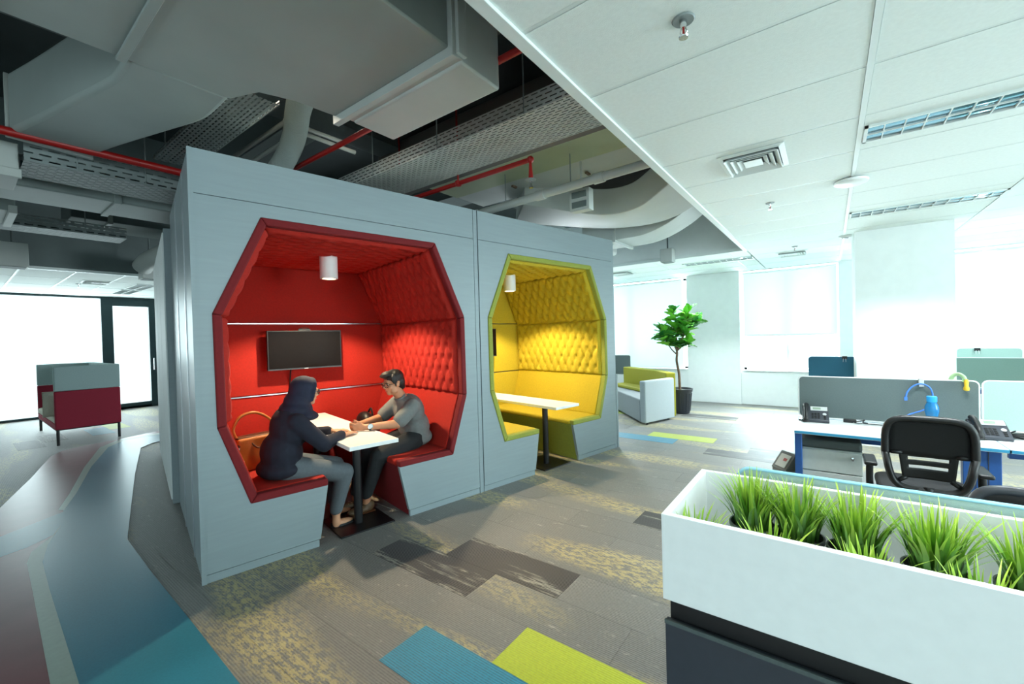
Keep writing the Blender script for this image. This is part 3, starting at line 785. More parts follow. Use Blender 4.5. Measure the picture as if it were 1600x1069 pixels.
rect_duct(MB(), P, .62, .26).build('duct_body', M['duct_white'], t, bevel=.008)
MB().box(-.42, -.38, -.36, .34, -.11, .21).build('flange', M['duct_white'], t)
for x in (-.75, -.55): MB().cyl((x, -.1, -.10), (x, -.1, -.07), .03).build('duct_spigot', M['duct_white'], t)
MB().box(-1.25, -.75, .12, .62, -.12, .06).build('outlet_box', M['duct_white'], t, bevel=.05, seg=3)
t = thing('junction_box', (-2.02, 3.95, 2.93), 'small white electrical box on the drain pipe above the booths', 'junction box')
MB().box(-.11, .11, -.05, .05, -.11, .11).build('casing', M['duct_white'], t, bevel=.005)
MB().box(-.08, .08, -.062, -.05, .02, .08).box(-.08, .08, -.062, -.05, -.08, -.02).build('cover_plate', M['plenum'], t)
MB().tube([(0, 0, .11), (0, 0, .9)], .012, 8).build('conduit', M['duct_white'], t)
# ================================================================== BOOTHS
A0 = Vector((-3.2534, .9512, 0)); PRZ = math.radians(90-11.486)
PODM = Matrix.Translation(A0) @ Matrix.Rotation(PRZ, 4, 'Z')
def podw(s, d, z): return PODM @ Vector((s, d, z))
OUT = [(.79,.45), (.278,.45), (.102,1.0), (.096,1.755), (.395,2.435), (1.80,2.435), (2.105,1.755), (2.109,1.0), (1.934,.45), (1.383,.45)]
def offset(pl, t):
    n = len(pl); res = []
    def nrm(a, b):
        d = Vector((b[0]-a[0], b[1]-a[1])).normalized(); return Vector((d.y, -d.x))
    for i in range(n):
        if i == 0: v = nrm(pl[0], pl[1])*t
        elif i == n-1: v = nrm(pl[-2], pl[-1])*t
        else:
            a = nrm(pl[i-1], pl[i]); b = nrm(pl[i], pl[i+1]); m = (a+b).normalized(); v = m*(t/m.dot(a))
        res.append((pl[i][0]+v.x, pl[i][1]+v.y))
    return res
INN = offset(OUT, .055)
DEP = 1.68
def tuft(p0, p1, d0, d1, cx, ry, amp=.062, mat=None, parent=None, name='tufted_panel'):
    P0, P1 = Vector(p0), Vector(p1); e = P1-P0; Lv = e.length; nrm = Vector((e.y, -e.x)).normalized(); Lu = d1-d0
    nx = max(1, round(Lu/cx)); cx = Lu/nx; ny = max(1, round(Lv/ry)); ry = Lv/ny
    mb = MB()
    def fn(u, v):
        U, V = u*Lu, v*Lv
        p = U/cx+V/(2*ry); q = U/cx-V/(2*ry)
        a, b = abs(math.sin(PI*p)), abs(math.sin(PI*q))
        h = (a*b)**.30
        kf = .75*math.exp(-(U/.035)**2); h = h*(1-kf)+kf
        # deeper pull at the buttons
        bd = math.hypot(math.sin(PI*(p+q)/2)*1.0, 0)
        db = min(math.hypot((U-((k+o)*cx)), (V-(j*ry))) for j, o in ((round(V/ry), (round(V/ry) % 2)*.5),) for k in (math.floor(U/cx-o), math.floor(U/cx-o)+1))
        pull = math.exp(-(db/.020)**2)
        ed = min(V, Lv-V, Lu-U, U)
        k = min(1, max(0, ed/.03)); k = k*(2-k)
        H_ = (amp*(.30+.70*h)*(k) - .034*pull*k)
        Q = P0+e*v+nrm*(H_-.012)
        return Vector((Q.x, d0+U, Q.y))
    mb.grid(fn, nx*9, ny*8)
    return mb.build(name, mat, parent, smooth=True)
def cushion(p0, p1, d0, d1, th, mat, parent, name, bev=.015):
    P0, P1 = Vector(p0), Vector(p1); e = P1-P0; nrm = Vector((e.y, -e.x)).normalized()
    q = [P0-nrm*.01, P1-nrm*.01, P1+nrm*th, P0+nrm*th]
    return MB().prism([(a.x, a.y) for a in q], lambda u, v, t: Vector((u, d0+(d1-d0)*t, v))).build(name, mat, parent, bevel=bev, seg=3)
def booth(off, W, label, fab, trim, strips, left_side, right_side):
    t = thing('booth', podw(off, 0, 0), label, 'booth', PRZ, 'meeting booths')
    face = lambda u, v, k: Vector((u, .035*k, v))
    L0, L1 = .725, 1.466
    low = [(0,.058), (L0,.058)]+OUT+[(L1,.058), (W,.058), (W,2.527), (0,2.527)]
    low = [low[0], low[1]] + OUT + low[2+len(OUT):]
    MB().prism(low, face).build('front_panel', M['laminate'], t, smooth=False)
    MB().box(0, W, 0, .035, 2.533, 2.82).build('fascia_panel', M['laminate'], t, smooth=False)
    MB().box(0, .716, .006, .035, 0, .052).build('plinth', M['laminate'], t)
    MB().box(1.477, W, .006, .035, 0, .052).build('plinth', M['laminate'], t)
    MB().box(-.0, W, .012, .034, 2.50, 2.56).build('panel_joint', M['laminate_edge'], t)
    # padded edge round the opening, one length of trim per side
    for i in range(len(OUT)-1):
        a, b, c, d = OUT[i], OUT[i+1], INN[i+1], INN[i]
        mb = MB().prism([a, b, c, d], lambda u, v, k: Vector((u, -.012+.072*k, v)))
        mb.build('edge_trim', trim, t, bevel=.012, seg=3)
    # padding
    d0 = .055
    for i in range(2, 7): cushion(INN[i], INN[i+1], .05, DEP, .004, fab, t, 'lining', bev=0)
    tuft(INN[2], INN[3], d0, DEP, .13, .125, mat=fab, parent=t)
    tuft(INN[3], INN[4], d0, DEP, .13, .125, mat=fab, parent=t)
    tuft(INN[4], INN[5], d0, DEP, .13, .125, mat=fab, parent=t, amp=.045)
    tuft(INN[5], INN[6], d0, DEP, .13, .125, mat=fab, parent=t)
    tuft(INN[6], INN[7], d0, DEP, .13, .125, mat=fab, parent=t)
    cushion(INN[1], INN[2], d0, DEP, .012, fab, t, 'backrest')
    cushion(INN[7], INN[8], d0, DEP, .012, fab, t, 'backrest')
    MB().box(.26, .800, d0, DEP, .45, .508).build('seat', fab, t, bevel=.02, seg=3)
    MB().box(1.373, 1.95, d0, DEP, .45, .508).build('seat', fab, t, bevel=.02, seg=3)
    for x0, x1 in ((.79, .716), (1.383, 1.477)):
        sg = -1 if x0 < 1 else 1
        mb = MB().prism([(x0, .45), (x1, .0), (x1+sg*.02, .0), (x0+sg*.02, .45)], lambda u, v, k: Vector((u, .036+(DEP-.036)*k, v)))
        mb.build('bench_front', trim, t, bevel=.004)
    # back wall in three upholstered panels
    for nm, pts in (('back_panel', [(.13,1.762), (2.07,1.762), (1.76,2.41), (.43,2.41)]), ('back_panel', [(.13,1.012), (2.07,1.012), (2.07,1.752), (.13,1.752)]),
                    ('back_panel', [(.30,.45), (1.91,.45), (2.08,1.002), (.13,1.002)])):
        MB().prism(pts, lambda u, v, k: Vector((u, DEP+.03*(1-k)-.03+.05*k, v))).build(nm, fab, t, bevel=.012, seg=3)
    MB().box(.65, 1.55, DEP, DEP+.02, 0, .45).build('back_panel', trim, t)
    if strips:
        for z in (1.757, 1.007): MB().box(.12, 2.08, DEP-.012, DEP+.01, z-.005, z+.005).build('metal_strip', M['alu'], t)
    # shell
    MB().box(0, W, .035, 1.9, 2.795, 2.82).build('roof_panel', M['laminate'], t, smooth=False)
    MB().box(0, W, 1.87, 1.9, 0, 2.795).build('rear_panel', M['laminate'], t, smooth=False)
    if left_side:
        for i, (a, b) in enumerate(((.035, .50), (.51, 1.2), (1.21, 1.87))):
            MB().box(0, .03, a, b, 0.0, 2.795).build('side_panel', M['laminate'], t, smooth=False)
        for a in (.505, 1.205): MB().box(-.006, .012, a-.012, a+.012, 0, 2.80).build('edge_profile', M['alu'], t)
        MB().box(-.008, .02, -.004, .02, 0, 2.82).build('edge_profile', M['laminate'], t)
    else:
        MB().box(0, .03, .035, 1.87, 0, 2.795).build('side_panel', M['laminate'], t, smooth=False)
    MB().box(W-.03, W, .035, 1.87, 0, 2.795).build('side_panel', M['laminate'], t, smooth=False)
    if right_side:
        MB().box(W+.004, W+.05, .004, .06, 0, 2.82).build('edge_profile', M['laminate'], t)
        MB().box(W+.052, W+.085, .0, .30, 0, 1.0).build('low_side_panel', M['laminate'], t)
    else:
        MB().box(W+.008, W+.052, .004, .05, 0, 2.82).build('filler_strip', M['laminate'], t)
    return t
booth(0, 2.24, 'grey booth lined in red tufted upholstery with two people inside', M['red'], M['redtrim'], True, True, False)
booth(2.30, 2.25, 'grey booth lined in yellow tufted upholstery with empty benches', M['yel'], M['yeltrim'], False, False, True)

t = thing('booth_block', podw(0, 1.95, 0), 'white panelled block behind the booths along the walkway', 'partition', PRZ)
MB().box(-.05, 4.6, .0, 2.6, .0, 2.70).build('body', M['laminate'], t, smooth=False)
for a in (.02, .9, 1.8): MB().box(-.062, -.05, a, a+.84, .04, 2.66).build('side_panel', M['white_paint'], t, bevel=.003)

def booth_lamp(s, label, power):
    t = thing('downlight', podw(s, .80, 2.36), label, 'lamp', PRZ, 'white cylinder lamps in the booths')
    MB().lathe([(0, -.17), (.060, -.17), (.062, -.21), (.076, -.21), (.080, -.205), (.080, .02), (0, .02)], n=28).build('lamp_body', M['white'], t, smooth=40)
    MB().lathe([(0, -.178), (.058, -.178), (.058, -.172), (0, -.172)], n=24).build('bulb', M['lamp_glow'], t)
    l = bpy.data.lights.new('downlight_beam', 'SPOT'); l.energy = power; l.color = (1, .80, .52); l.spot_size = math.radians(128); l.spot_blend = .30; l.shadow_soft_size = .035
    o = bpy.data.objects.new('downlight_beam', l); COL.objects.link(o); o.parent = t; o.location = (0, 0, -.20)
booth_lamp(1.115, 'white cylinder downlight glowing on the red tufted ceiling', 190)
booth_lamp(3.415, 'white cylinder downlight glowing on the yellow tufted ceiling', 190)

def booth_table(off, label):
    t = thing('booth_table', podw(off, 0, 0), label, 'table', PRZ, 'white tables in the booths')
    MB().box(.90, 1.30, -.17, 1.64, .716, .748).build('tabletop', M['white'], t, bevel=.003)
    for d in (.19, 1.25):
        MB().box(.875, 1.33, d-.19, d+.28, .0, .012).build('base_plate', M['blackmetal'], t, bevel=.003)
        MB().cyl((1.09, d, .012), (1.09, d, .71), .035, n=20).build('pole', M['blackmetal'], t)
        MB().box(.95, 1.25, d-.15, d+.15, .706, .716).build('top_plate', M['blackmetal'], t)
booth_table(0, 'narrow white table on a black pole between the two seated people')
booth_table(2.30, 'narrow white table on a black pole inside the yellow booth')

def tv(off, label):
    t = thing('television', podw(off, 1.56, 1.48), label, 'television', PRZ, 'wall televisions in the booths')
    MB().box(.725, 1.475, -.02, .02, -.215, .20).build('casing', M['black'], t, bevel=.004)
    MB().box(.737, 1.463, -.0235, -.0205, -.198, .188).build('screen', M['screen'], t)
    MB().box(.725, 1.475, -.0215, -.019, -.215, -.204).build('bottom_bezel', M['charcoal'], t)
    MB().box(1.075, 1.115, -.0225, -.0205, -.212, -.207).build('badge', M['silver'], t)
    MB().box(.95, 1.25, .02, .105, -.12, .10).build('wall_bracket', M['black'], t)
    MB().tube([(.955, .02, -.18), (.955, .06, -.25), (.955, .095, -.36), (.955, .10, -.47)], .008, 8).build('power_cable', M['black'], t)
    MB().box(1.03, 1.15, -.01, .02, .20, .216).tube([(1.04, 0, .216), (1.09, 0, .23), (1.14, 0, .218)], .004, 6).build('webcam', M['black'], t)
tv(0, 'black flat television on the red back wall of the booth')
tv(2.30, 'black flat television on the yellow back wall, seen edge on')

# warm lamps added over the booth roofs to cast the pool on the carpet
def roof_spot(s, d, aim, label):
    z = 3.55
    t = thing('added_roof_lamp', podw(s, d, z), label, 'lamp', PRZ, 'added warm lamps above the booth roofs')
    MB().lathe([(0, -.05), (.05, -.05), (.05, -.08), (.055, -.08), (.055, .10), (0, .10)], n=20).build('lamp_body', M['black'], t)
    MB().tube([(0, 0, .10), (0, 0, SLAB-z)], .01, 8).build('stem', M['black'], t)
    MB().lathe([(0, -.056), (.048, -.056), (.048, -.051), (0, -.051)], n=16).build('bulb', M['lamp_glow'], t)
    l = bpy.data.lights.new('added_roof_beam', 'SPOT'); l.energy = 130; l.color = (1, .86, .68); l.spot_size = math.radians(68); l.spot_blend = .35; l.shadow_soft_size = .03
    o = bpy.data.objects.new('added_roof_beam', l); COL.objects.link(o); o.parent = t; o.location = (0, 0, -.085)
    o.rotation_euler = Vector(aim).to_track_quat('-Z', 'Y').to_euler()
for i, (s, nm) in enumerate(((.35, 'red booth corner'), (1.22, 'middle of the red booth'), (2.75, 'yellow booth'))):
    roof_spot(s, .17, (.05, -.62, -1), 'added black lamp above the roof over the '+nm)
# ================================================================== PEOPLE
def rot_to(d):
    return Vector((0, 0, 1)).rotation_difference(Vector(d)).to_matrix()
def limb(mb, p0, p1, r0, r1, n=14):
    p0, p1 = Vector(p0), Vector(p1); k = 5
    mb.tube([p0.lerp(p1, i/k) for i in range(k+1)], [r0+(r1-r0)*i/k for i in range(k+1)], n)
    mb.ell(p0, r0*.995, n=12, m=8); mb.ell(p1, r1*.995, n=12, m=8)
def hand(mb, wrist, fwd, palm_n, side, curl=.5, L=.085, spread=.012):
    """palm plus five bent fingers; fwd along the fingers, palm_n out of the palm, side toward the thumb"""
    w_, f, n, s = Vector(wrist), Vector(fwd).normalized(), Vector(palm_n).normalized(), Vector(side).normalized()
    R = Matrix((s, n, f)).transposed()
    mb.ell(w_+f*L*.5, (.036, .015, L*.58), R, 14, 10)
    lens = (.070, .078, .072, .056)
    for i, Lf in enumerate(lens):
        b = w_+f*L*.92+s*(.027-.018*i)
        d1 = (f+s*(.10-.07*i)).normalized()
        q1 = b+d1*Lf*.45
        d2 = (d1*math.cos(curl)+n*math.sin(curl)).normalized(); q2 = q1+d2*Lf*.32
        d3 = (d1*math.cos(curl*1.9)+n*math.sin(curl*1.9)).normalized(); q3 = q2+d3*Lf*.28
        limb(mb, b-d1*.01, q1, .0092, .0088, 10); limb(mb, q1, q2, .0088, .0082, 10); limb(mb, q2, q3, .0082, .007, 10)
    b = w_+f*L*.30+s*.024
    d1 = (f*.75+s*.75+n*.15).normalized(); q1 = b+d1*.036
    d2 = (f*1.0+s*.25+n*.35).normalized(); q2 = q1+d2*.032
    limb(mb, b, q1, .0125, .0105, 10); limb(mb, q1, q2, .0105, .008, 10)
def head_prims(mb, c, f, up, sc_=1.0):
    """head with brow, nose, lips, chin, ears. c head centre, f facing"""
    f = Vector(f).normalized(); up = Vector(up).normalized(); s = f.cross(up).normalized(); up = s.cross(f)
    R = Matrix((s, f, up)).transposed()
    P = lambda x, y, z: c+(s*x+f*y+up*z)*sc_
    E_ = lambda p, r: mb.ell(P(*p), tuple(v*sc_ for v in r), R, 18, 12)
    E_((0, -.012, .028), (.075, .092, .084)); E_((0, .022, -.03), (.062, .066, .082)); E_((0, .060, -.082), (.030, .026, .024))
    E_((0, .078, .022), (.052, .016, .014)); E_((0, .092, -.018), (.0125, .021, .015)); E_((0, .086, .002), (.009, .016, .024))
    E_((.036, .062, -.022), (.026, .020, .020)); E_((-.036, .062, -.022), (.026, .020, .020))
    E_((0, .080, -.048), (.023, .012, .007)); E_((0, .077, -.060), (.020, .012, .007))
    for k in (-1, 1):
        E_((k*.076, -.006, -.008), (.010, .020, .031)); E_((k*.045, .03, -.065), (.026, .036, .026))
    return P, R, s, up
def face_parts(parent, P, R, k, glasses, hairmat, lipmat):
    eye = pm('eye_white', (232, 228, 220), .3); iris = pm('iris_dark', (34, 22, 16), .2)
    for x in (-.031, .031):
        e = MB().ell(P(x, .070, .004), tuple(v*k for v in (.0125, .009, .007)), R, 12, 8).build('eye', eye, parent, smooth=True)
        MB().ell(P(x, .0785, .004), tuple(v*k for v in (.0055, .003, .0055)), R, 10, 6).build('iris', iris, e, smooth=True)
        MB().tube([P(x-.020, .080, .022), P(x, .087, .028), P(x+.020, .080, .022)], .0035*k, 6).build('eyebrow', hairmat, parent)
    MB().tube([P(-.022, .086, -.054), P(0, .0935, -.053), P(.022, .086, -.054)], [.003*k, .005*k, .003*k], 8).build('lips', lipmat, parent, smooth=True)
    if glasses:
        g = MB()
        for x in (-.034, .034):
            g.tube([P(x+.025*math.cos(a*PI/8), .098-.010*abs(math.cos(a*PI/8))*(1 if x*math.cos(a*PI/8) > 0 else 0), .004+.021*math.sin(a*PI/8)) for a in range(16)], .0028*k, 6, closed=True)
            g.tube([P(math.copysign(.058, x), .09, .008), P(math.copysign(.080, x), .06, .010), P(math.copysign(.083, x), -.005, .006)], .0028*k, 6)
        g.tube([P(-.010, .099, .008), P(.010, .099, .008)], .0028*k, 6)
        go = g.build('spectacles', M['black'], parent, smooth=True)
        for x in (-.034, .034):
            MB().ell(P(x, .096, .004), tuple(v*k for v in (.024, .0012, .020)), R, 14, 8).build('lens', M['lens'], go, smooth=True)
lip = pm('lip_tone', (160, 84, 74), .5)

# ---- woman (sits on the left bench, faces the man)
wo = thing('person', podw(.52, .30, .508), 'seated person in a navy headscarf, navy top and grey trousers', 'person', PRZ, 'people talking in the red booth')
ox, oy, oz = .52, .30, .508
V3 = lambda s, d, z: Vector((s-ox, d-oy, z-oz))
hc = V3(.735, .30, 1.152); hf = Vector((1, .10, -.16)); hu = Vector((.12, 0, 1))
body = MB()
P, R, s_, u_ = head_prims(body, hc, hf, hu, .98)
limb(body, V3(.68, .30, 1.02), V3(.715, .30, 1.09), .050, .048)
body.ell(V3(.60, .30, .88), (.10, .165, .16), None); body.ell(V3(.55, .30, .66), (.125, .165, .15))
body.ell(V3(.53, .30, .605), (.13, .17, .09))
for k, (sh, el, wr) in ((-1, ((.625, .135, .955), (.80, .085, .745), (.985, .205, .775))), (1, ((.625, .465, .955), (.78, .53, .76), (.965, .44, .775)))):
    limb(body, V3(*sh), V3(*el), .048, .040); limb(body, V3(*el), V3(*wr), .039, .026)
hand(body, V3(.985, .205, .772), (1, .45, -.02), (0, 0, -1), (-.4, 1, 0), .22)
hand(body, V3(.965, .44, .772), (1, -.35, -.02), (0, 0, -1), (-.35, -1, 0), .22)
legs = (((.56, .215, .590), (.985, .195, .462), (.925, .245, .10)), ((.56, .385, .590), (.99, .42, .47), (.99, .47, .10)))
for hp, kn, an in legs:
    limb(body, V3(*hp), V3(*kn), .075, .055); limb(body, V3(*kn), V3(*an), .054, .032)
    a = V3(*an); limb(body, a, a+Vector((.0, 0, -.065)), .032, .036); body.ell(a+Vector((.055, .01, -.072)), (.095, .036, .030)); 
blob('body', body, M['skin2'], wo, .0075, 4)
face_parts(wo, P, R, .98, True, M['hair'], lip)
# top: torso and sleeves
top = MB()
top.ell(V3(.595, .30, .87), (.128, .20, .185)); top.ell(V3(.545, .30, .70), (.150, .205, .17)); top.ell(V3(.53, .30, .585), (.165, .215, .085)); top.ell(V3(.64, .30, .955), (.10, .185, .075))
top.ell(V3(.665, .30, .84), (.10, .15, .10))
for sh, el, wr in (((.62, .135, .94), (.80, .085, .745), (.965, .19, .775)), ((.62, .465, .94), (.78, .53, .76), (.945, .45, .775))):
    limb(top, V3(*sh), V3(*el), .072, .060); limb(top, V3(*el), V3(*wr), .058, .042)
tp = blob('navy_top', top, M['navy'], wo, .009, 8)
# headscarf
hs = MB()
def HP(x, y, z): return hc+(s_*x+Vector(hf).normalized()*y+u_*z)
for (p, r) in (((0, -.022, .034), (.094, .105, .094)), ((0, -.03, -.02), (.096, .10, .11)), ((0, -.055, -.085), (.105, .10, .09)), ((0, -.06, -.15), (.135, .12, .08)), ((0, -.005, -.135), (.078, .075, .06)), ((0, -.02, -.185), (.165, .135, .05))):
    hs.ell(HP(*p), r, R, 18, 12)
for k in range(17):   # soft front edge framing the face
    a = -.5+k*(PI+1.0)/16
    hs.ell(HP(.086*math.cos(a), .026-.006*math.sin(a)**2+.020*max(0, math.sin(a)), -.005+.108*math.sin(a)), .019, None, 10, 7)
hso = blob('headscarf', hs, M['navyscarf'], wo, .008, 5)
# carve the face opening clear of cloth
bm = bmesh.new(); bm.from_mesh(hso.data)
fN = Vector(hf).normalized()
kill = []
for v in bm.verts:
    q = v.co-hc
    x, y, z = q.dot(s_), q.dot(fN), q.dot(u_)
    if y > .012 and (x/.066)**2+((z+.012)/.092)**2 < 1: kill.append(v)
bmesh.ops.delete(bm, geom=kill, context='VERTS'); bm.to_mesh(hso.data); bm.free(); hso.data.shade_smooth()
tr = MB()
tr.ell(V3(.55, .30, .60), (.145, .185, .10))
for hp, kn, an in legs:
    limb(tr, V3(*hp), V3(*kn), .098, .078); limb(tr, V3(*kn), V3(*an)+Vector((.0, 0, .06)), .076, .056)
blob('trousers', tr, M['trousers'], wo, .009, 7)
for hp, kn, an in legs:
    a = V3(*an)+Vector((.055, .01, -.076))
    sh_ = MB()
    sh_.grid(lambda u, v: a+Vector(((.104*math.cos(2*PI*u))*(1-.12*v), (.042-.006*math.cos(2*PI*u))*math.sin(2*PI*u)*(1-.08*v), -.024+.028*v+(.022*v*(math.cos(2*PI*u) < -.6)))), 28, 4)
    sh_.ell(a+Vector((0, 0, -.022)), (.104, .042, .006), None, 28, 6); sh_.ell(a+Vector((.078, 0, -.010)), (.030, .030, .022), None, 14, 8)
    sh_.build('flat_shoe', M['black'], wo, smooth=True)

# ---- man (sits on the right bench, leans forward)
ma = thing('person', podw(1.72, .40, .508), 'seated person in a grey short sleeved shirt leaning on the table with clasped hands', 'person', PRZ, 'people talking in the red booth')
ox, oy, oz = 1.72, .40, .508
hc = V3(1.535, .385, 1.142); hf = Vector((-1, -.06, -.22)); hu = Vector((-.18, 0, 1))
body = MB()
P, R, s_, u_ = head_prims(body, hc, hf, hu, .98)
limb(body, V3(1.625, .39, .985), V3(1.565, .39, 1.075), .056, .052)
body.ell(V3(1.70, .40, .83), (.105, .165, .17)); body.ell(V3(1.74, .40, .64), (.115, .155, .13))
arms = (((1.655, .235, .925), (1.475, .205, .785), (1.225, .305, .782)), ((1.655, .555, .925), (1.50, .60, .790), (1.225, .455, .785)))
for sh, el, wr in arms:
    limb(body, V3(*sh), V3(*el), .050, .042); limb(body, V3(*el), V3(*wr), .043, .027)
hand(body, V3(1.225, .305, .782), (-1, .55, .05), (.45, .8, -.1), (-.1, .15, 1), .75, .08)
hand(body, V3(1.225, .455, .785), (-1, -.45, .05), (.4, -.8, -.1), (-.1, -.15, 1), .75, .08)
mlegs = (((1.70, .30, .595), (1.325, .285, .500), (1.235, .36, .115)), ((1.70, .49, .595), (1.335, .54, .505), (1.20, .52, .115)))
for hp, kn, an in mlegs:
    limb(body, V3(*hp), V3(*kn), .078, .058); limb(body, V3(*kn), V3(*an), .056, .034)
    a = V3(*an); limb(body, a, a+Vector((0, 0, -.06)), .034, .036); body.ell(a+Vector((-.05, 0, -.075)), (.09, .035, .028))
blob('body', body, M['skin'], ma, .0075, 4)
face_parts(ma, P, R, .98, True, M['hair'], lip)
st = MB()
st.ell(V3(1.700, .40, .85), (.135, .195, .175)); st.ell(V3(1.745, .40, .70), (.145, .190, .17)); st.ell(V3(1.760, .40, .60), (.155, .198, .10)); st.ell(V3(1.665, .40, .945), (.095, .190, .070)); st.ell(V3(1.630, .39, .975), (.070, .105, .034))
for sh, el, wr in arms:
    a, b = Vector(sh), Vector(el); limb(st, V3(*sh), V3(*a.lerp(b, .80)), .074, .070)
blob('shirt', st, M['shirt'], ma, .009, 7)
MB().tube([HPp for HPp in [V3(1.60+.058*math.cos(a*PI/8)-.02*math.cos(a*PI/8), .39+.066*math.sin(a*PI/8), 1.004+.024*math.cos(a*PI/8)) for a in range(16)]], .012, 8, closed=True).build('collar', M['shirt'], ma, smooth=True)
tr = MB()
tr.ell(V3(1.73, .40, .60), (.13, .18, .09))
for hp, kn, an in mlegs:
    limb(tr, V3(*hp), V3(*kn), .098, .078); limb(tr, V3(*kn), V3(*an)+Vector((0, 0, .055)), .074, .054)
blob('trousers', tr, M['darktrousers'], ma, .009, 7)
for hp, kn, an in mlegs:
    a = V3(*an)
    sh_ = MB(); sh_.ell(a+Vector((-.055, 0, -.072)), (.125, .046, .034)); sh_.ell(a+Vector((.015, 0, -.050)), (.055, .044, .052)); sh_.ell(a+Vector((-.12, 0, -.078)), (.055, .044, .028))
    so = blob('shoe', sh_, M['brownshoe'], ma, .008, 3)
    MB().box(a.x-.185, a.x+.065, a.y-.043, a.y+.043, a.z-.106, a.z-.092).build('sole', M['strapbrown'], so, bevel=.01)
    MB().tube([a+Vector((-.05, -.025, -.040)), a+Vector((-.06, .025, -.040)), a+Vector((-.08, -.025, -.045)), a+Vector((-.09, .025, -.048))], .003, 6).build('laces', M['fluff'], so)
hr = MB()
def HP(x, y, z): return hc+(s_*x+Vector(hf).normalized()*y+u_*z)
for (p, r) in (((0, -.022, .050), (.082, .096, .078)), ((0, -.06, .0), (.072, .058, .075)), ((0, .040, .098), (.062, .058, .030)), ((.01, .075, .090), (.050, .030, .022)), ((0, -.075, -.045), (.055, .035, .045))):
    hr.ell(HP(*p), r, R, 16, 10)
for k in (-1, 1): hr.ell(HP(k*.072, .015, .045), (.014, .035, .045), R, 12, 8); hr.ell(HP(k*.073, .014, .0), (.008, .012, .03), R, 10, 8)
for i in range(26):
    a = random.uniform(-1, 1); b = random.uniform(-.6, 1)
    hr.ell(HP(.06*a, .07*b, .115-.03*a*a-.02*b*b), (.012, .034, .010), R, 8, 6)
blob('hair', hr, M['hair'], ma, .006, 3)
wr = V3(1.245, .298, .782); el = V3(1.475, .205, .785); dr_ = (el-wr).normalized()
wt = MB().cyl(wr+dr_*.005, wr+dr_*.022, .033, n=18).build('watch_strap', M['black'], ma)
n_ = Vector((-.25, -.95, .25)).normalized()
MB().cyl(wr+dr_*.013+n_*.030, wr+dr_*.013+n_*.039, .021, n=20).build('watch_face', M['white'], wt)
MB().tube([wr+dr_*.013+n_*.038+(dr_*math.cos(a*PI/8)+n_.cross(dr_)*math.sin(a*PI/8))*.021 for a in range(16)], .003, 6, closed=True).build('watch_rim', M['chrome'], wt)

# ================================================================== BAGS
t = thing('handbag', podw(.455, .74, .510), 'tan leather handbag with an arched handle on the red bench', 'bag', PRZ+.25)
t.scale = (1.15, 1.15, 1.15)
MB().prism([(-.13, 0), (.13, 0), (.155, .13), (.145, .235), (-.145, .235), (-.155, .13)], lambda u, v, k: Vector((u, (-1+2*k)*(.075-.10*max(0, v-.06)*.9), v))).build('bag_body', M['tan'], t, bevel=.018, seg=3)
MB().box(-.15, -.11, -.062, .062, .05, .20).build('side_gusset', M['strapbrown'], t, bevel=.01)
MB().tube(smooth_path([(-.125, 0, .22), (-.15, 0, .30), (-.10, 0, .385), (.0, 0, .40), (.10, 0, .335), (.14, 0, .24)], 6), .0105, 10).build('handle', M['tan'], t, smooth=True)
MB().tube(smooth_path([(-.06, -.055, .20), (-.02, -.075, .155), (.05, -.075, .17), (.09, -.055, .225)], 5), .006, 8).build('front_strap', M['strapbrown'], t, smooth=True)
MB().box(-.14, .14, -.045, .045, .225, .242).build('zip_top', M['strapbrown'], t, bevel=.006)
MB().tube([(-.13, -.05, .20), (-.15, -.068, .15), (-.15, -.07, .09)], .004, 6).build('charm_chain', M['chrome'], t)
ch = MB(); ch.ell((-.155, -.085, .075), .034); ch.ell((-.165, -.09, .040), (.03, .028, .026)); ch.ell((-.150, -.09, .008), (.026, .026, .02))
blob('fluffy_charm', ch, M['fluff'], t, .006, 2)
t = thing('backpack', podw(1.55, 1.02, .510), 'black bag lying on the red bench behind the person in grey', 'bag', PRZ)
bb = MB(); bb.ell((0, 0, .12), (.11, .17, .13)); bb.ell((-.03, .02, .20), (.08, .13, .09)); bb.ell((-.06, -.02, .09), (.07, .13, .085))
blob('bag_body', bb, M['black'], t, .012, 6)
MB().tube(smooth_path([(.02, -.06, .25), (.03, 0, .315), (.02, .06, .26)], 6), .011, 8).build('handle', M['black'], t, smooth=True)
# ================================================================== DESKS
def rrect(w, h, r, n=5, corners=(1, 1, 1, 1)):
    pts = []
    for ci, (cx, cy, a0) in enumerate(((w-r, h-r, 0), (r, h-r, PI/2), (r, r, PI), (w-r, r, 3*PI/2))):
        if not corners[ci]:
            pts.append(((w, h), (0, h), (0, 0), (w, 0))[ci]); continue
        for k in range(n+1):
            a = a0+k*PI/2/n; pts.append((cx+r*math.cos(a), cy+r*math.sin(a)))
    return pts
def desk(x0, x1, y0, y1, label, legs, edge='blueedge', group='white bench desks'):
    t = thing('desk', (x0, y0, 0), label, 'desk', group=group)
    W, D = x1-x0, y1-y0
    MB().box(.003, W-.003, .003, D, .705, .73).build('desktop', M['white'], t, smooth=False)
    MB().box(0, W, -.0, .006, .708, .727).box(0, .006, 0, D, .708, .727).build('edging', M[edge], t)
    for lx, w_ in legs:
        MB().box(lx, lx+w_, .02, .09, 0, .705).build('leg', M['bluemetal'], t, bevel=.004)
        for g in (.33, .66): MB().box(lx+w_*g-.002, lx+w_*g+.002, .016, .021, .0, .70).build('leg_groove', M['charcoal'], t) if w_ > .1 else None
    MB().box(.05, W-.02, .25, .29, .62, .70).build('cross_rail', M['bluemetal'], t)
    return t
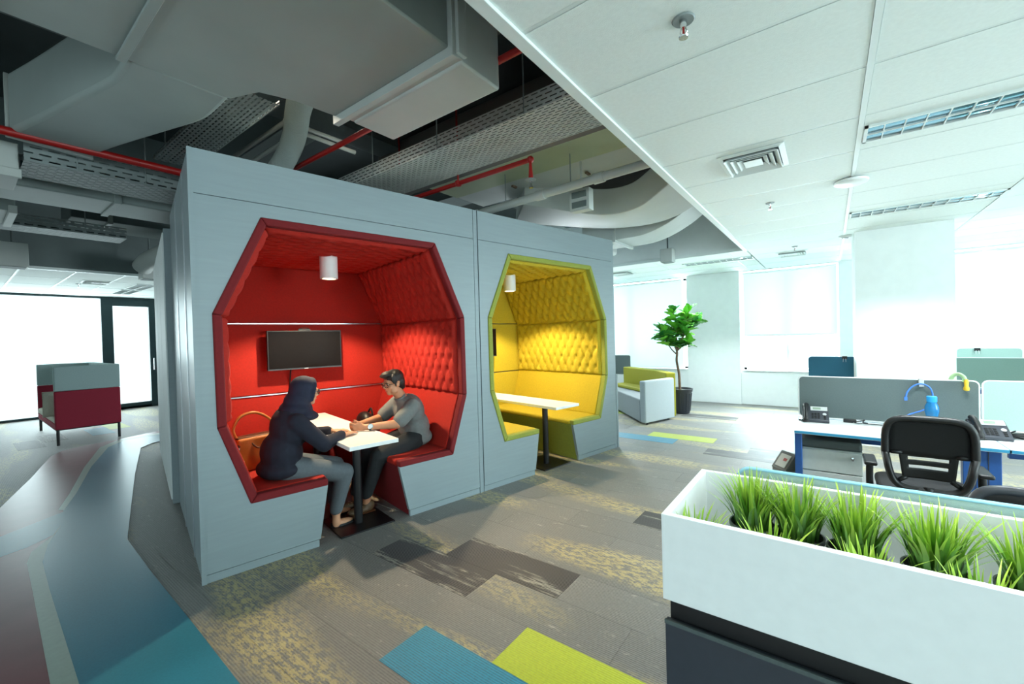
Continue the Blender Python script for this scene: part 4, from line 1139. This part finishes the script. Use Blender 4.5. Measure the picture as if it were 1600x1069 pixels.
def divider(x0, x1, y, z0, z1, label, mat, rim='white', corners=(1, 1, 1, 1)):
    t = thing('desk_screen', (x0, y, z0), label, 'desk divider', group='felt desk dividers')
    pts = rrect(x1-x0, z1-z0, .035, 5, corners)
    MB().prism(pts, lambda u, v, k: Vector((u, .008+.010*k, v))).build('felt_panel', M[mat], t, smooth=False)
    P = [Vector((u, .013, v)) for u, v in pts]
    MB().tube(P, .0062, 8, closed=True).build('rim', M[rim], t, smooth=True)
    return t
DY0, DY1 = 4.11, 4.74
desk(-.24, .925, DY0, DY1, 'white desk with blue edging, phone and drawer unit', ((.0, .05), (.955, .18)))
desk(.927, 2.15, DY0, DY1, 'white desk continuing past the right picture edge behind the office chair', ((1.0, .18),))
desk(-.24, .925, 4.77, 5.4, 'white desk on the far side of the grey desk divider', ((.0, .05), (1.09, .06)))
divider(-.235, .915, DY1+.003, .742, 1.11, 'long grey felt desk divider with a phone in front', 'screengrey')
divider(.935, 2.15, DY1+.003, .742, 1.115, 'pale green felt desk divider at the right picture edge', 'screenpale')
desk(-.24, .95, 1.525, 2.15, 'white desk hidden directly behind the grass planter', ((.0, .05), (1.1, .06)), 'paleblue')
divider(-.24, 2.1, 1.500, .742, 1.113, 'blue rimmed desk divider just behind the white grass planter', 'screenpale', 'paleblue')
desk(-.25, 2.3, 7.05+.95, 8.6, 'white desk row far back beside the square column', ((.02, .05), (2.4, .05)))
divider(-.26, .90, 7.97, .73, 1.115, 'blue felt desk divider by the far windows', 'screenblue', 'screenblue')
divider(1.30, 2.45, 7.97, .73, 1.115, 'dull green felt desk divider right of the square column', 'screengreen')
divider(1.52, 2.15, 9.0, .73, 1.19, 'pale narrow divider behind the dull green one', 'screenpale', 'screenpale')
desk(1.3, 2.5, 9.03, 9.6, 'white desk at the far right by the window wall', ((.02, .05), (1.1, .05)))
for i, (x, y, z, lab) in enumerate(((.175, 7.955, 1.115, 'small black clip on the blue far divider'), (1.72, 8.985, 1.19, 'small black clip on the pale far divider'))):
    t = thing('paper_clip', (x, y, z), lab, 'clip', group='black clips on dividers')
    MB().box(-.03, .03, -.006, .032, -.03, .014).build('clip_body', M['black'], t, bevel=.003)
    MB().tube([(-.015, -.008, -.02), (-.02, -.01, -.07), (.015, -.01, -.07), (.012, -.008, -.02)], .003, 6).build('wire_loop', M['chrome'], t)
# tabletop cable flap
t = thing('cable_flap', (.28, 4.62, .7305), 'silver cable flap set into the desktop', 'cable flap')
MB().box(-.13, .19, -.035, .035, 0, .004).build('flap_frame', M['silver'], t, bevel=.001)
MB().box(-.12, .18, -.012, .026, .003, .0055).build('brush_strip', M['drawertop'], t)

# drawer pedestal
t = thing('drawer_pedestal', (-.215, 4.17, 0), 'light grey drawer unit with a dark cushion top under the desk', 'drawer unit')
MB().box(0, .405, .02, .50, .04, .585).build('body', M['drawer'], t)
MB().box(0, .405, 0, .50, .588, .655).build('seat_cushion', M['drawertop'], t, bevel=.02, seg=3)
for z0, z1 in ((.41, .575), (.235, .402), (.05, .227)):
    d = MB().box(.002, .403, 0, .02, z0, z1).build('drawer_front', M['drawer'], t, bevel=.003)
lk = MB().cyl((.345, -.004, .535), (.345, .0, .535), .012).build('lock', M['chrome'], t)
MB().box(.338, .352, -.022, -.004, .522, .540).build('key', M['chrome'], lk)
for x, y in ((.05, .06), (.35, .06), (.05, .44), (.35, .44)): MB().cyl((x-.01, y, .02), (x+.01, y, .02), .02, n=14).build('castor', M['black'], t)

# bin
t = thing('waste_bin', (-.335, 4.60, 0), 'grey plastic waste bin with a tilted lid beside the desk leg', 'bin', -.85)
t.scale = (.88, .88, .93)
MB().prism([(-.085, 0), (.085, 0), (.105, .30), (-.105, .30)], lambda u, v, k: Vector((u, (-1+2*k)*(.07+.05*v), v))).build('bin_body', M['sofagrey2'], t, bevel=.012)
MB().prism([(-.092, .29), (.092, .29), (.092, .40), (.055, .45), (.03, .45)], lambda u, v, k: Vector((-.105+.21*k, u, v))).build('lid', M['pot'], t, bevel=.006)
sl_ = Matrix.Translation((0, -.092, .29)) @ Matrix.Rotation(math.atan2(.16, .122), 4, 'X')
fl_ = MB().box(-.07, .07, .03, .17, .001, .006, sl_).build('swing_flap', M['drawer'], t, bevel=.003)
MB().box(.0, .045, .10, .13, .006, .0075, sl_).build('sticker', M['redpipe'], fl_)

# phones
def phone(x, y, rz, label, s=1.0):
    t = thing('desk_phone', (x, y, .731), label, 'telephone', rz, 'black desk telephones')
    k = s
    prof = [(-.08*k, 0), (.085*k, 0), (.085*k, .115*k), (.060*k, .120*k), (-.08*k, .022*k)]
    MB().prism(prof, lambda u, v, q: Vector(((-.095+.19*q)*k, u, v))).build('base', M['charcoal'], t, bevel=.005*k)
    sl = math.atan2(.098, .14); Rm = Matrix.Translation((0, -.08*k, .022*k)) @ Matrix.Rotation(sl, 4, 'X')
    MB().box(-.035*k, .088*k, .115*k, .165*k, .0005, .006*k, Rm).build('display_bezel', M['silver'], t, bevel=.002*k)
    MB().box(-.018*k, .040*k, .127*k, .152*k, .006*k, .0075*k, Rm).build('display', M['lcd'], t)
    bm_ = MB().box(-.008*k, .008*k, -.0055*k, .0055*k, 0, .004*k).mesh('key', M['black'])
    for r in range(4):
        for c in range(3):
            o = inst('key', bm_, t); o.matrix_local = Rm @ Matrix.Translation(((-.022+.022*c)*k, (.028+.018*r)*k, .0005))
    MB().lathe([(0, 0), (.014*k, 0), (.014*k, .004*k), (0, .004*k)], n=16).build('navigation_key', M['silver'], t).matrix_local = Rm @ Matrix.Translation((.065*k, .075*k, .0005))
    for i in range(3):
        o = inst('key', bm_, t); o.matrix_local = Rm @ Matrix.Translation((.065*k, (.02+.018*i)*k, .0005))
    hs_ = MB()
    hp = [Rm @ Vector((-.068*k, v*k, .012*k+h*k)) for v, h in ((.0, .0), (.03, .018), (.085, .022), (.14, .018), (.17, .002))]
    hs_.tube(smooth_path(hp, 5), .018*k, 12)
    hs_.ell(hp[0], (.024*k, .026*k, .018*k), Rm.to_3x3()); hs_.ell(hp[-1], (.024*k, .026*k, .018*k), Rm.to_3x3())
    h = blob('handset', hs_, M['black'], t, .006, 3)
    cd = [Vector((-.075*k, -.06*k, .012)) + Vector((-.018*math.sin(i*.25)*2-.012+.004*math.cos(i*2.4), -.0016*i, .004+.004*math.sin(i*2.4))) for i in range(48)]
    MB().tube(cd, .0028, 6).build('coiled_cord', M['black'], t, smooth=True)
phone(-.11, 4.60, .06, 'black desk phone at the left end of the grey desk divider', 1.0)
phone(.905, 4.46, .10, 'black desk phone beside the office chair with silver display', 1.02)
t = thing('power_adapter', (.13, 4.66, .731), 'small black power adapter lying on the desk', 'adapter')
MB().box(-.045, .045, -.022, .022, 0, .028).build('adapter_body', M['black'], t, bevel=.005)
MB().tube(smooth_path([(.045, 0, .012), (.08, .01, .02), (.10, .0, .03), (.085, -.015, .012), (.12, -.01, .006)], 6), .004, 6).build('cord', M['black'], t)
t = thing('loose_cables', (1.12, 4.52, .731), 'tangle of black cables on the desk at the right picture edge', 'cables')
for i in range(4):
    MB().tube(smooth_path([(-.10+random.uniform(-.03, .03), random.uniform(-.05, .08), .006+.004*i) if k % 2 else (random.uniform(-.08, .25), random.uniform(-.1, .1), .008+.012*(i == 0)+.03*(k == 2)) for k in range(6)], 7), .0042, 6).build('cable', M['black'], t, smooth=True)
# bottle and hook
t = thing('water_bottle', (.632, 4.60, .731), 'blue translucent water bottle on the desk in front of the divider', 'bottle')
MB().lathe([(0, 0), (.038, 0), (.042, .01), (.041, .05), (.034, .09), (.034, .105), (.043, .15), (.042, .185), (.030, .215), (.026, .225), (0, .225)], n=24).build('bottle_body', M['bottle'], t, smooth=50)
MB().lathe([(0, .222), (.030, .222), (.031, .226), (.031, .262), (.028, .266), (0, .266)], n=24).build('cap', M['bluecap'], t)
t = thing('cable_hook', (.59, 4.738, 1.075), 'blue network cable looped through a grey clip on the divider', 'cable')
MB().box(-.016, .016, -.012, .036, -.02, .046).build('clip', M['silver'], t, bevel=.003)
MB().tube(smooth_path([(-.095, -.025, -.11), (-.085, -.025, -.065), (-.05, -.02, -.015), (0, -.016, .005), (.045, -.02, -.02), (.062, -.025, -.07), (.065, -.03, -.16), (.0, -.03, -.21), (-.08, -.035, -.25), (-.12, -.04, -.30)], 7), .0055, 8).build('cable_loop', M['bluecable'], t, smooth=True)
MB().box(-.106, -.086, -.034, -.016, -.135, -.105).build('plug', M['bluecable'], t, bevel=.002)
t = thing('toy_clip', (.80, 4.742, 1.11), 'green and yellow toy clip on top of the grey desk divider', 'clip')
MB().tube(smooth_path([(-.035, .04, -.03), (-.03, .01, .03), (0, -.01, .055), (.03, -.015, .03), (.035, -.015, -.005)], 6), [.016]*25, 10, flat=.6).build('strap', M['greenclip'], t, smooth=True)
MB().lathe([(0, -.075), (.016, -.07), (.019, -.055), (.012, -.035), (.015, .0), (.010, .015), (0, .018)], (.042, -.022, .0), 14).build('yellow_drop', M['yellowclip'], t, smooth=50)

# ================================================================== OFFICE CHAIRS
def office_chair(x, y, rz, label, top=.97, rimmat='black'):
    t = thing('office_chair', (x, y, 0), label, 'chair', rz, 'black mesh office chairs')
    # local: sitter faces +Y, backrest at y = 0
    W, H0, H1 = .40, .53, top
    yb = lambda z: -.02*math.cos((z-H0)/(H1-H0)*PI)-.03*((z-.7)/.25)
    outer = []
    for k in range(40):
        a = 2*PI*k/40; c, s = math.cos(a), math.sin(a)
        e = .42
        xx = math.copysign(abs(c)**e, c)*W/2; zz = (H0+H1)/2+math.copysign(abs(s)**e, s)*(H1-H0)/2
        xx *= 1-.16*max(0, ((H0+H1)/2-zz)/((H1-H0)/2))
        outer.append(Vector((xx, yb(zz), zz)))
    MB().tube(outer, .021, 10, closed=True).build('back_frame', M[rimmat], t, smooth=True)
    # mesh upper panel
    zc = H0+.48*(H1-H0)
    def pan(u, v):
        z = zc+(H1-.012-zc)*v; k = .93-.05*(v-.5)
        xx = (u-.5)*W*k; return Vector((xx, yb(z)+.010-.03*(1-(2*u-1)**2)*.0, z))
    MB().grid(pan, 10, 8).build('back_mesh', M['mesh'], t, smooth=True, solid=.012)
    # lower half of the frame, lumbar plate with two slots
    low = [p for p in outer if p.z < zc+.02]; low.sort(key=lambda p: math.atan2(p.z-zc-.02, p.x) if True else 0)
    MB().tube(low, .031, 10, flat=.6).build('lower_frame', M[rimmat], t, smooth=True)
    def lum(u, v):
        z = zc-.145+.165*v; hw = .118+.018*v
        return Vector(((u-.5)*2*hw, yb(z)+.012+.014*math.cos((u-.5)*PI), z))
    MB().grid(lum, 20, 16, hole=lambda i, j: (3 <= i <= 16) and j in (6, 7, 11, 12)).build('lumbar_plate', M['black'], t, smooth=True, solid=.012)
    for sx in (-1, 1):
        MB().tube([Vector((sx*.12, yb(zc)+.008, zc+.01)), Vector((sx*.172, yb(zc)+.002, zc+.012))], .014, 8).build('lumbar_strut', M['black'], t, smooth=True)
        MB().tube([Vector((sx*.10, yb(zc-.14)+.01, zc-.14)), Vector((sx*.135, yb(zc-.16), zc-.165))], .014, 8).build('lumbar_strut', M['black'], t, smooth=True)
    MB().tube(smooth_path([(0, yb(H0), H0+.02), (0, -.01, .47), (0, .10, .42), (0, .22, .41)], 5), .028, 8).build('back_spine', M['black'], t, smooth=True)
    st = MB()
    st.prism(rrect(.46, .45, .09, 5), lambda u, v, k: Vector((u-.23, v+.03, .445+.055*k)))
    st.build('seat', M['mesh'], t, bevel=.02, seg=3)
    MB().box(-.12, .12, .12, .36, .395, .445).build('mechanism', M['black'], t, bevel=.01)
    for sx in (-1, 1):
        MB().tube(smooth_path([(sx*.12, .2, .42), (sx*.235, .2, .42), (sx*.265, .2, .46), (sx*.265, .2, .62)], 5), .020, 8).build('arm_post', M['black'], t, smooth=True)
        MB().box(sx*.265-.035, sx*.265+.035, .09, .33, .62, .648).build('arm_pad', M['black'], t, bevel=.012, seg=3)
    MB().cyl((0, .24, .10), (0, .24, .40), .025).build('gas_column', M['blackmetal'], t)
    for i in range(5):
        a = 2*PI*i/5+.3; d = Vector((math.cos(a), math.sin(a), 0)); c = Vector((0, .24, .11))
        l = MB().tube([c, c+d*.15+Vector((0, 0, -.015)), c+d*.29+Vector((0, 0, -.045))], [.030, .024, .018], 8).build('base_leg', M['black'], t, smooth=True)
        e = c+d*.29
        n = d.cross(Vector((0, 0, 1)))
        MB().cyl((e.x-n.x*.02, e.y-n.y*.02, .028), (e.x+n.x*.02, e.y+n.y*.02, .028), .028, n=14).build('castor', M['black'], l)
    return t
office_chair(.475, 3.60, 0, 'black mesh office chair pulled up to the desk with blue edging', .975)
office_chair(.66, 2.50, PI-.08, 'black office chair mostly hidden behind the white grass planter', .885, 'charcoal')

# ================================================================== PLANTER AND CABINET
PX0, PX1, PY0, PY1, PZ0, PZ1 = -.342, 1.10, 1.055, 1.475, .887, 1.10
t = thing('planter_box', (PX0, PY0, PZ0), 'long white open planter box holding pots of grass', 'planter')
W, D, Hh = PX1-PX0, PY1-PY0, PZ1-PZ0; th = .018
MB().box(0, W, 0, th, 0, Hh).build('front_board', M['white'], t, bevel=.0015)
MB().box(0, W, D-th, D, 0, Hh).build('back_board', M['white'], t, bevel=.0015)
MB().box(0, th, th, D-th, 0, Hh).build('end_board', M['white'], t, bevel=.0015)
MB().box(W-th, W, th, D-th, 0, Hh).build('end_board', M['white'], t, bevel=.0015)
MB().box(th, W-th, th, D-th, 0, .012).build('bottom_board', M['white'], t)
t = thing('low_cabinet', (PX0, PY0, 0), 'charcoal cabinet under the white planter box', 'cabinet')
MB().box(.012, W-.012, .018, D-.01, .0, .887).build('body', M['black'], t, bevel=.002)
for i in range(2):
    a = .004+i*(W-.008)/2
    d = MB().box(a, a+(W-.012)/2-.002, 0, .018, .03, .835).build('door', M['charcoal'], t, bevel=.002)
    MB().box(a, a+(W-.012)/2-.002, -.004, .002, .829, .839).build('pull_lip', M['drawertop'], d)
MB().box(.012, W-.012, .02, D-.01, 0, .03).build('plinth', M['black'], t)

def grass_mesh(seed, n, Hb, R0, lim):
    rnd = random.Random(seed); v = []; f = []; tone = []
    for i in range(n):
        a = rnd.uniform(0, 2*PI); r0 = R0*math.sqrt(rnd.random())*.75; lean = rnd.uniform(.05, 1.0)*(r0/R0*.9+.3); h = Hb*rnd.uniform(.65, 1.1)
        a2 = a+rnd.uniform(-.6, .6); wd = rnd.uniform(.0026, .0052); base = Vector((r0*math.cos(a), r0*math.sin(a), .0))
        dirv = Vector((math.cos(a2), math.sin(a2), 0)); side = Vector((-dirv.y, dirv.x, 0)); b0 = len(v); tn = rnd.uniform(-.15, .2)
        S = 5
        for k in range(S+1):
            q = k/S; p = base+dirv*(lean*h*.75*q**1.8)+Vector((0, 0, h*(q-.22*lean*q*q)))
            if p.z+lim[4] < PZ1+.012:
                p.x = min(max(p.x, lim[0]), lim[1]); p.y = min(max(p.y, lim[2]), lim[3])
            ww = wd*(1.15-.2*q)*(1-q**3) if k < S else .0003
            for sg in (-1, 1):
                v.append(p+side*sg*ww+Vector((0, 0, 0))-dirv*(0 if sg else 0)); tone.append(min(1, max(0, q*.85+tn+.1)))
            if k:
                o = b0+2*k; f.append((o-2, o-1, o+1, o))
    me = bpy.data.meshes.new('grass_blades'); me.from_pydata([tuple(p) for p in v], [], f); me.materials.append(M['grass'])
    at = me.attributes.new('tone', 'FLOAT', 'POINT')
    at.data.foreach_set('value', tone)
    me.shade_smooth()
    return me
def grass_pot(x, y, z, r, Hb, seed, label, n=150):
    t = thing('grass_pot', (x, y, z), label, 'potted grass', group='pots of grass in the white planter')
    MB().lathe([(r*.74, 0), (r*.97, .085), (r*1.03, .087), (r*1.03, .098), (r*.96, .098), (r*.93, .075), (0, .075)], n=28).build('pot', M['pot'], t, smooth=40)
    MB().lathe([(0, .076), (r*.93, .076), (r*.6, .084), (0, .088)], n=20).build('soil', M['soil'], t)
    g = inst('grass_blades', grass_mesh(seed, n, Hb, r, (PX0+.026-x, PX1-.026-x, PY0+.026-y, PY1-.026-y, z+.08)), t, (0, 0, .08)); g['kind'] = 'stuff'
ZB = PZ0+.012
BACK = [(-.185, 1.375, 'first'), (-.075, 1.365, 'second'), (.045, 1.345, 'third'), (.185, 1.335, 'fourth'), (.335, 1.340, 'fifth'), (.49, 1.345, 'sixth')]
for i, (x, y, w_) in enumerate(BACK):
    grass_pot(x, y, ZB+(.0), .058, .162, 20+i, 'bushy grass in a grey pot, %s in the rear row from the open corner' % w_, 135)
FRONT = [(-.275, 1.135, 'first'), (-.115, 1.130, 'second'), (.055, 1.130, 'third'), (.215, 1.130, 'fourth'), (.38, 1.130, 'fifth')]
for i, (x, y, w_) in enumerate(FRONT):
    grass_pot(x, y, ZB, .050, .128, 40+i, 'short grass pot behind the front board, %s from the open corner' % w_, 62)

# ================================================================== SOFAS AND TREE
t = thing('corner_sofa', (-2.49, 7.0, 0), 'grey box sofa with olive backrest beside the fig tree', 'sofa')
def poly(nm, m, pts, z0, z1, b=.02):
    return MB().prism(pts, lambda u, v, k: Vector((u+2.49, v-7.0, z0+(z1-z0)*k))).build(nm, M[m], t, bevel=b, seg=3)
poly('arm_panel', 'sofagrey', [(-2.49, 7.0), (-2.23, 7.77), (-2.34, 7.81), (-2.60, 7.04)], .03, .74)
poly('seat', 'sofagrey2', [(-2.605, 7.06), (-2.36, 7.78), (-2.75, 8.25), (-3.6, 8.9), (-3.9, 8.45), (-3.35, 7.95)], .03, .42)
poly('seat_cushion', 'sofagreen', [(-2.60, 7.60), (-2.40, 7.76), (-2.75, 8.22), (-3.58, 8.86), (-3.74, 8.62), (-2.95, 7.98)], .425, .49)
poly('backrest', 'sofagreen', [(-2.38, 7.78), (-2.24, 7.90), (-2.62, 8.40), (-3.55, 9.1), (-3.66, 8.95), (-2.74, 8.26)], .03, .82)
poly('rear_panel', 'sofagrey', [(-2.44, 8.16), (-2.38, 8.20), (-2.60, 8.46), (-3.52, 9.18), (-3.56, 9.11), (-2.62, 8.41)], .03, .78, .01)
for x, y in ((-2.50, 7.1), (-2.33, 7.7), (-3.7, 8.5), (-2.66, 8.3), (-3.5, 9.0)): MB().cyl((x+2.49, y-7.0, 0), (x+2.49, y-7.0, .035), .02).build('foot', M['black'], t)
divider(-4.4, -3.62, 9.28, .62, 1.06, 'dark grey screen panel standing behind the grey box sofa', 'screengrey')
desk(-4.45, -3.5, 9.30, 9.83, 'white desk behind the grey box sofa', ((.02, .05), (.85, .05)))

t = thing('fig_tree', (-2.30, 8.44, 0), 'potted fiddle leaf fig tree with bright green leaves', 'plant')
MB().lathe([(0, .0), (.145, .0), (.155, .03), (.19, .40), (.205, .42), (.215, .47), (.195, .475), (.185, .42), (0, .42)], n=32).build('pot', M['charcoal'], t, smooth=40)
rb = MB()
for i in range(18):
    a = 2*PI*i/18; rb.tube([(.158*math.cos(a), .158*math.sin(a), .05), (.192*math.cos(a), .192*math.sin(a), .39)], .007, 6)
rb.build('pot_ribs', M['charcoal'], t)
MB().lathe([(0, .425), (.185, .425), (.12, .44), (0, .45)], n=20).build('pebbles', M['cushion'], t)
VR = Vector((.80, .60, 0))       # a direction lying across the view
def TP(a, z, dpt=0): return VR*a+Vector((-.6, .8, 0))*dpt+Vector((0, 0, z))
trunk = smooth_path([TP(-.02, .42), TP(-.03, .75), TP(-.07, 1.0), TP(-.06, 1.18), TP(-.12, 1.35)], 6)
MB().tube(trunk, [.026-.008*i/len(trunk) for i in range(len(trunk))], 10).build('trunk', M['trunk'], t, smooth=True)
BR = [[TP(-.08, 1.14), TP(-.18, 1.25), TP(-.27, 1.42), TP(-.34, 1.62, .05)], [TP(-.06, 1.16), TP(-.05, 1.40, .03), TP(-.06, 1.65, .04), TP(-.10, 1.98, .05)], [TP(-.06, 1.18), TP(.0, 1.4, -.05), TP(.10, 1.65, -.06), TP(.16, 1.98, -.05)], [TP(-.04, 1.3), TP(.10, 1.48, .04), TP(.26, 1.66, .06), TP(.36, 1.74, .05)], [TP(-.05, 1.2), TP(.02, 1.28, -.06), TP(.10, 1.34, -.1)]]
for b in BR:
    bp = smooth_path(b, 6); MB().tube(bp, [.014-.009*i/len(bp) for i in range(len(bp))], 8).build('branch', M['trunk'], t, smooth=True)
def leaf_mesh():
    L, Wd = .20, .075; mb = MB()
    def fn(u, v):
        y = v*L; w_ = Wd*(.25+.75*math.sin(PI*min(1, v*.62+.30))**1.0)*math.sin(PI*(v*.94+.03))**.45*(.75+.5*v)
        x = (u-.5)*2*w_; return Vector((x, y, .35*abs(x)-.9*y*y+.006*math.sin(v*22)*abs(u-.5)*2))
    mb.grid(fn, 6, 10)
    return mb.mesh('leaf', M['leaf'], True)
lm_ = leaf_mesh()
rnd = random.Random(11)
for bi, b in enumerate(BR):
    bp = smooth_path(b, 8)
    cnt = (26, 26, 24, 22, 18)[bi]
    for i in range(cnt):
        q = .42+.58*(i+rnd.random())/cnt if bi < 4 else .3+.7*i/cnt
        p = bp[min(len(bp)-1, int(q*(len(bp)-1)))]
        yaw = i*2.4+rnd.uniform(-.4, .4); pitch = rnd.uniform(-.1, .95) if q < .9 else rnd.uniform(.7, 1.4)
        sc_ = rnd.uniform(.95, 1.45)*(1.0 if q < .85 else .85)
        inst('leaf', lm_, t, p, (pitch, rnd.uniform(-.5, .5), yaw), (sc_, sc_, sc_))

t = thing('high_back_sofa', (-9.9, 1.40, 0), 'high sided two tone sofa, grey over crimson on black legs, by the glass facade', 'sofa')
def bx(nm, m, *a, b=.012): return MB().box(*a).build(nm, M[m], t, bevel=b, seg=2)
for x0, x1 in ((-.07, .0), (-2.15, -2.08)):
    bx('side_panel', 'sofared', x0, x1, -.40, .39, .25, .865); bx('side_panel_upper', 'sofapale', x0, x1, -.40, .39, .868, 1.265)
bx('back_panel', 'sofared', -2.08, -.07, .30, .39, .25, .865); bx('back_panel_upper', 'sofapale', -2.08, -.07, .30, .39, .868, 1.265)
bx('seat_base', 'sofared', -2.08, -.07, -.40, .30, .25, .34)
bx('seat_cushion', 'cushion', -2.08, -1.08, -.40, .30, .34, .45, b=.03); bx('seat_cushion', 'cushion', -1.07, -.07, -.40, .30, .34, .45, b=.03)
for x in (-.02, -2.13):
    for y in (-.37, .36): MB().cyl((x, y, 0), (x, y, .25), .020).build('leg', M['black'], t)
MB().box(-2.12, -.03, -.39, .38, .235, .25).build('base_frame', M['black'], t)
t = thing('cushion', (-10.22, 1.12, .452), 'linen cushion leaning inside the two tone sofa', 'cushion')
cu = MB(); cu.grid(lambda u, v: Vector((.10*math.sin(PI*u)**.5*math.sin(PI*v)**.5+.02, (u-.5)*.44, v*.40)), 14, 14); cu.grid(lambda u, v: Vector((-.07*math.sin(PI*u)**.5*math.sin(PI*v)**.5+.02, (u-.5)*.44, v*.40)), 14, 14)
cu.build('cushion_cover', M['cushion'], t, smooth=True)
MB().tube([(.02, -.22, .0), (.02, .22, 0), (.02, .22, .40), (.02, -.22, .40)], .007, 8, closed=True).build('piping', M['cushion'], t)
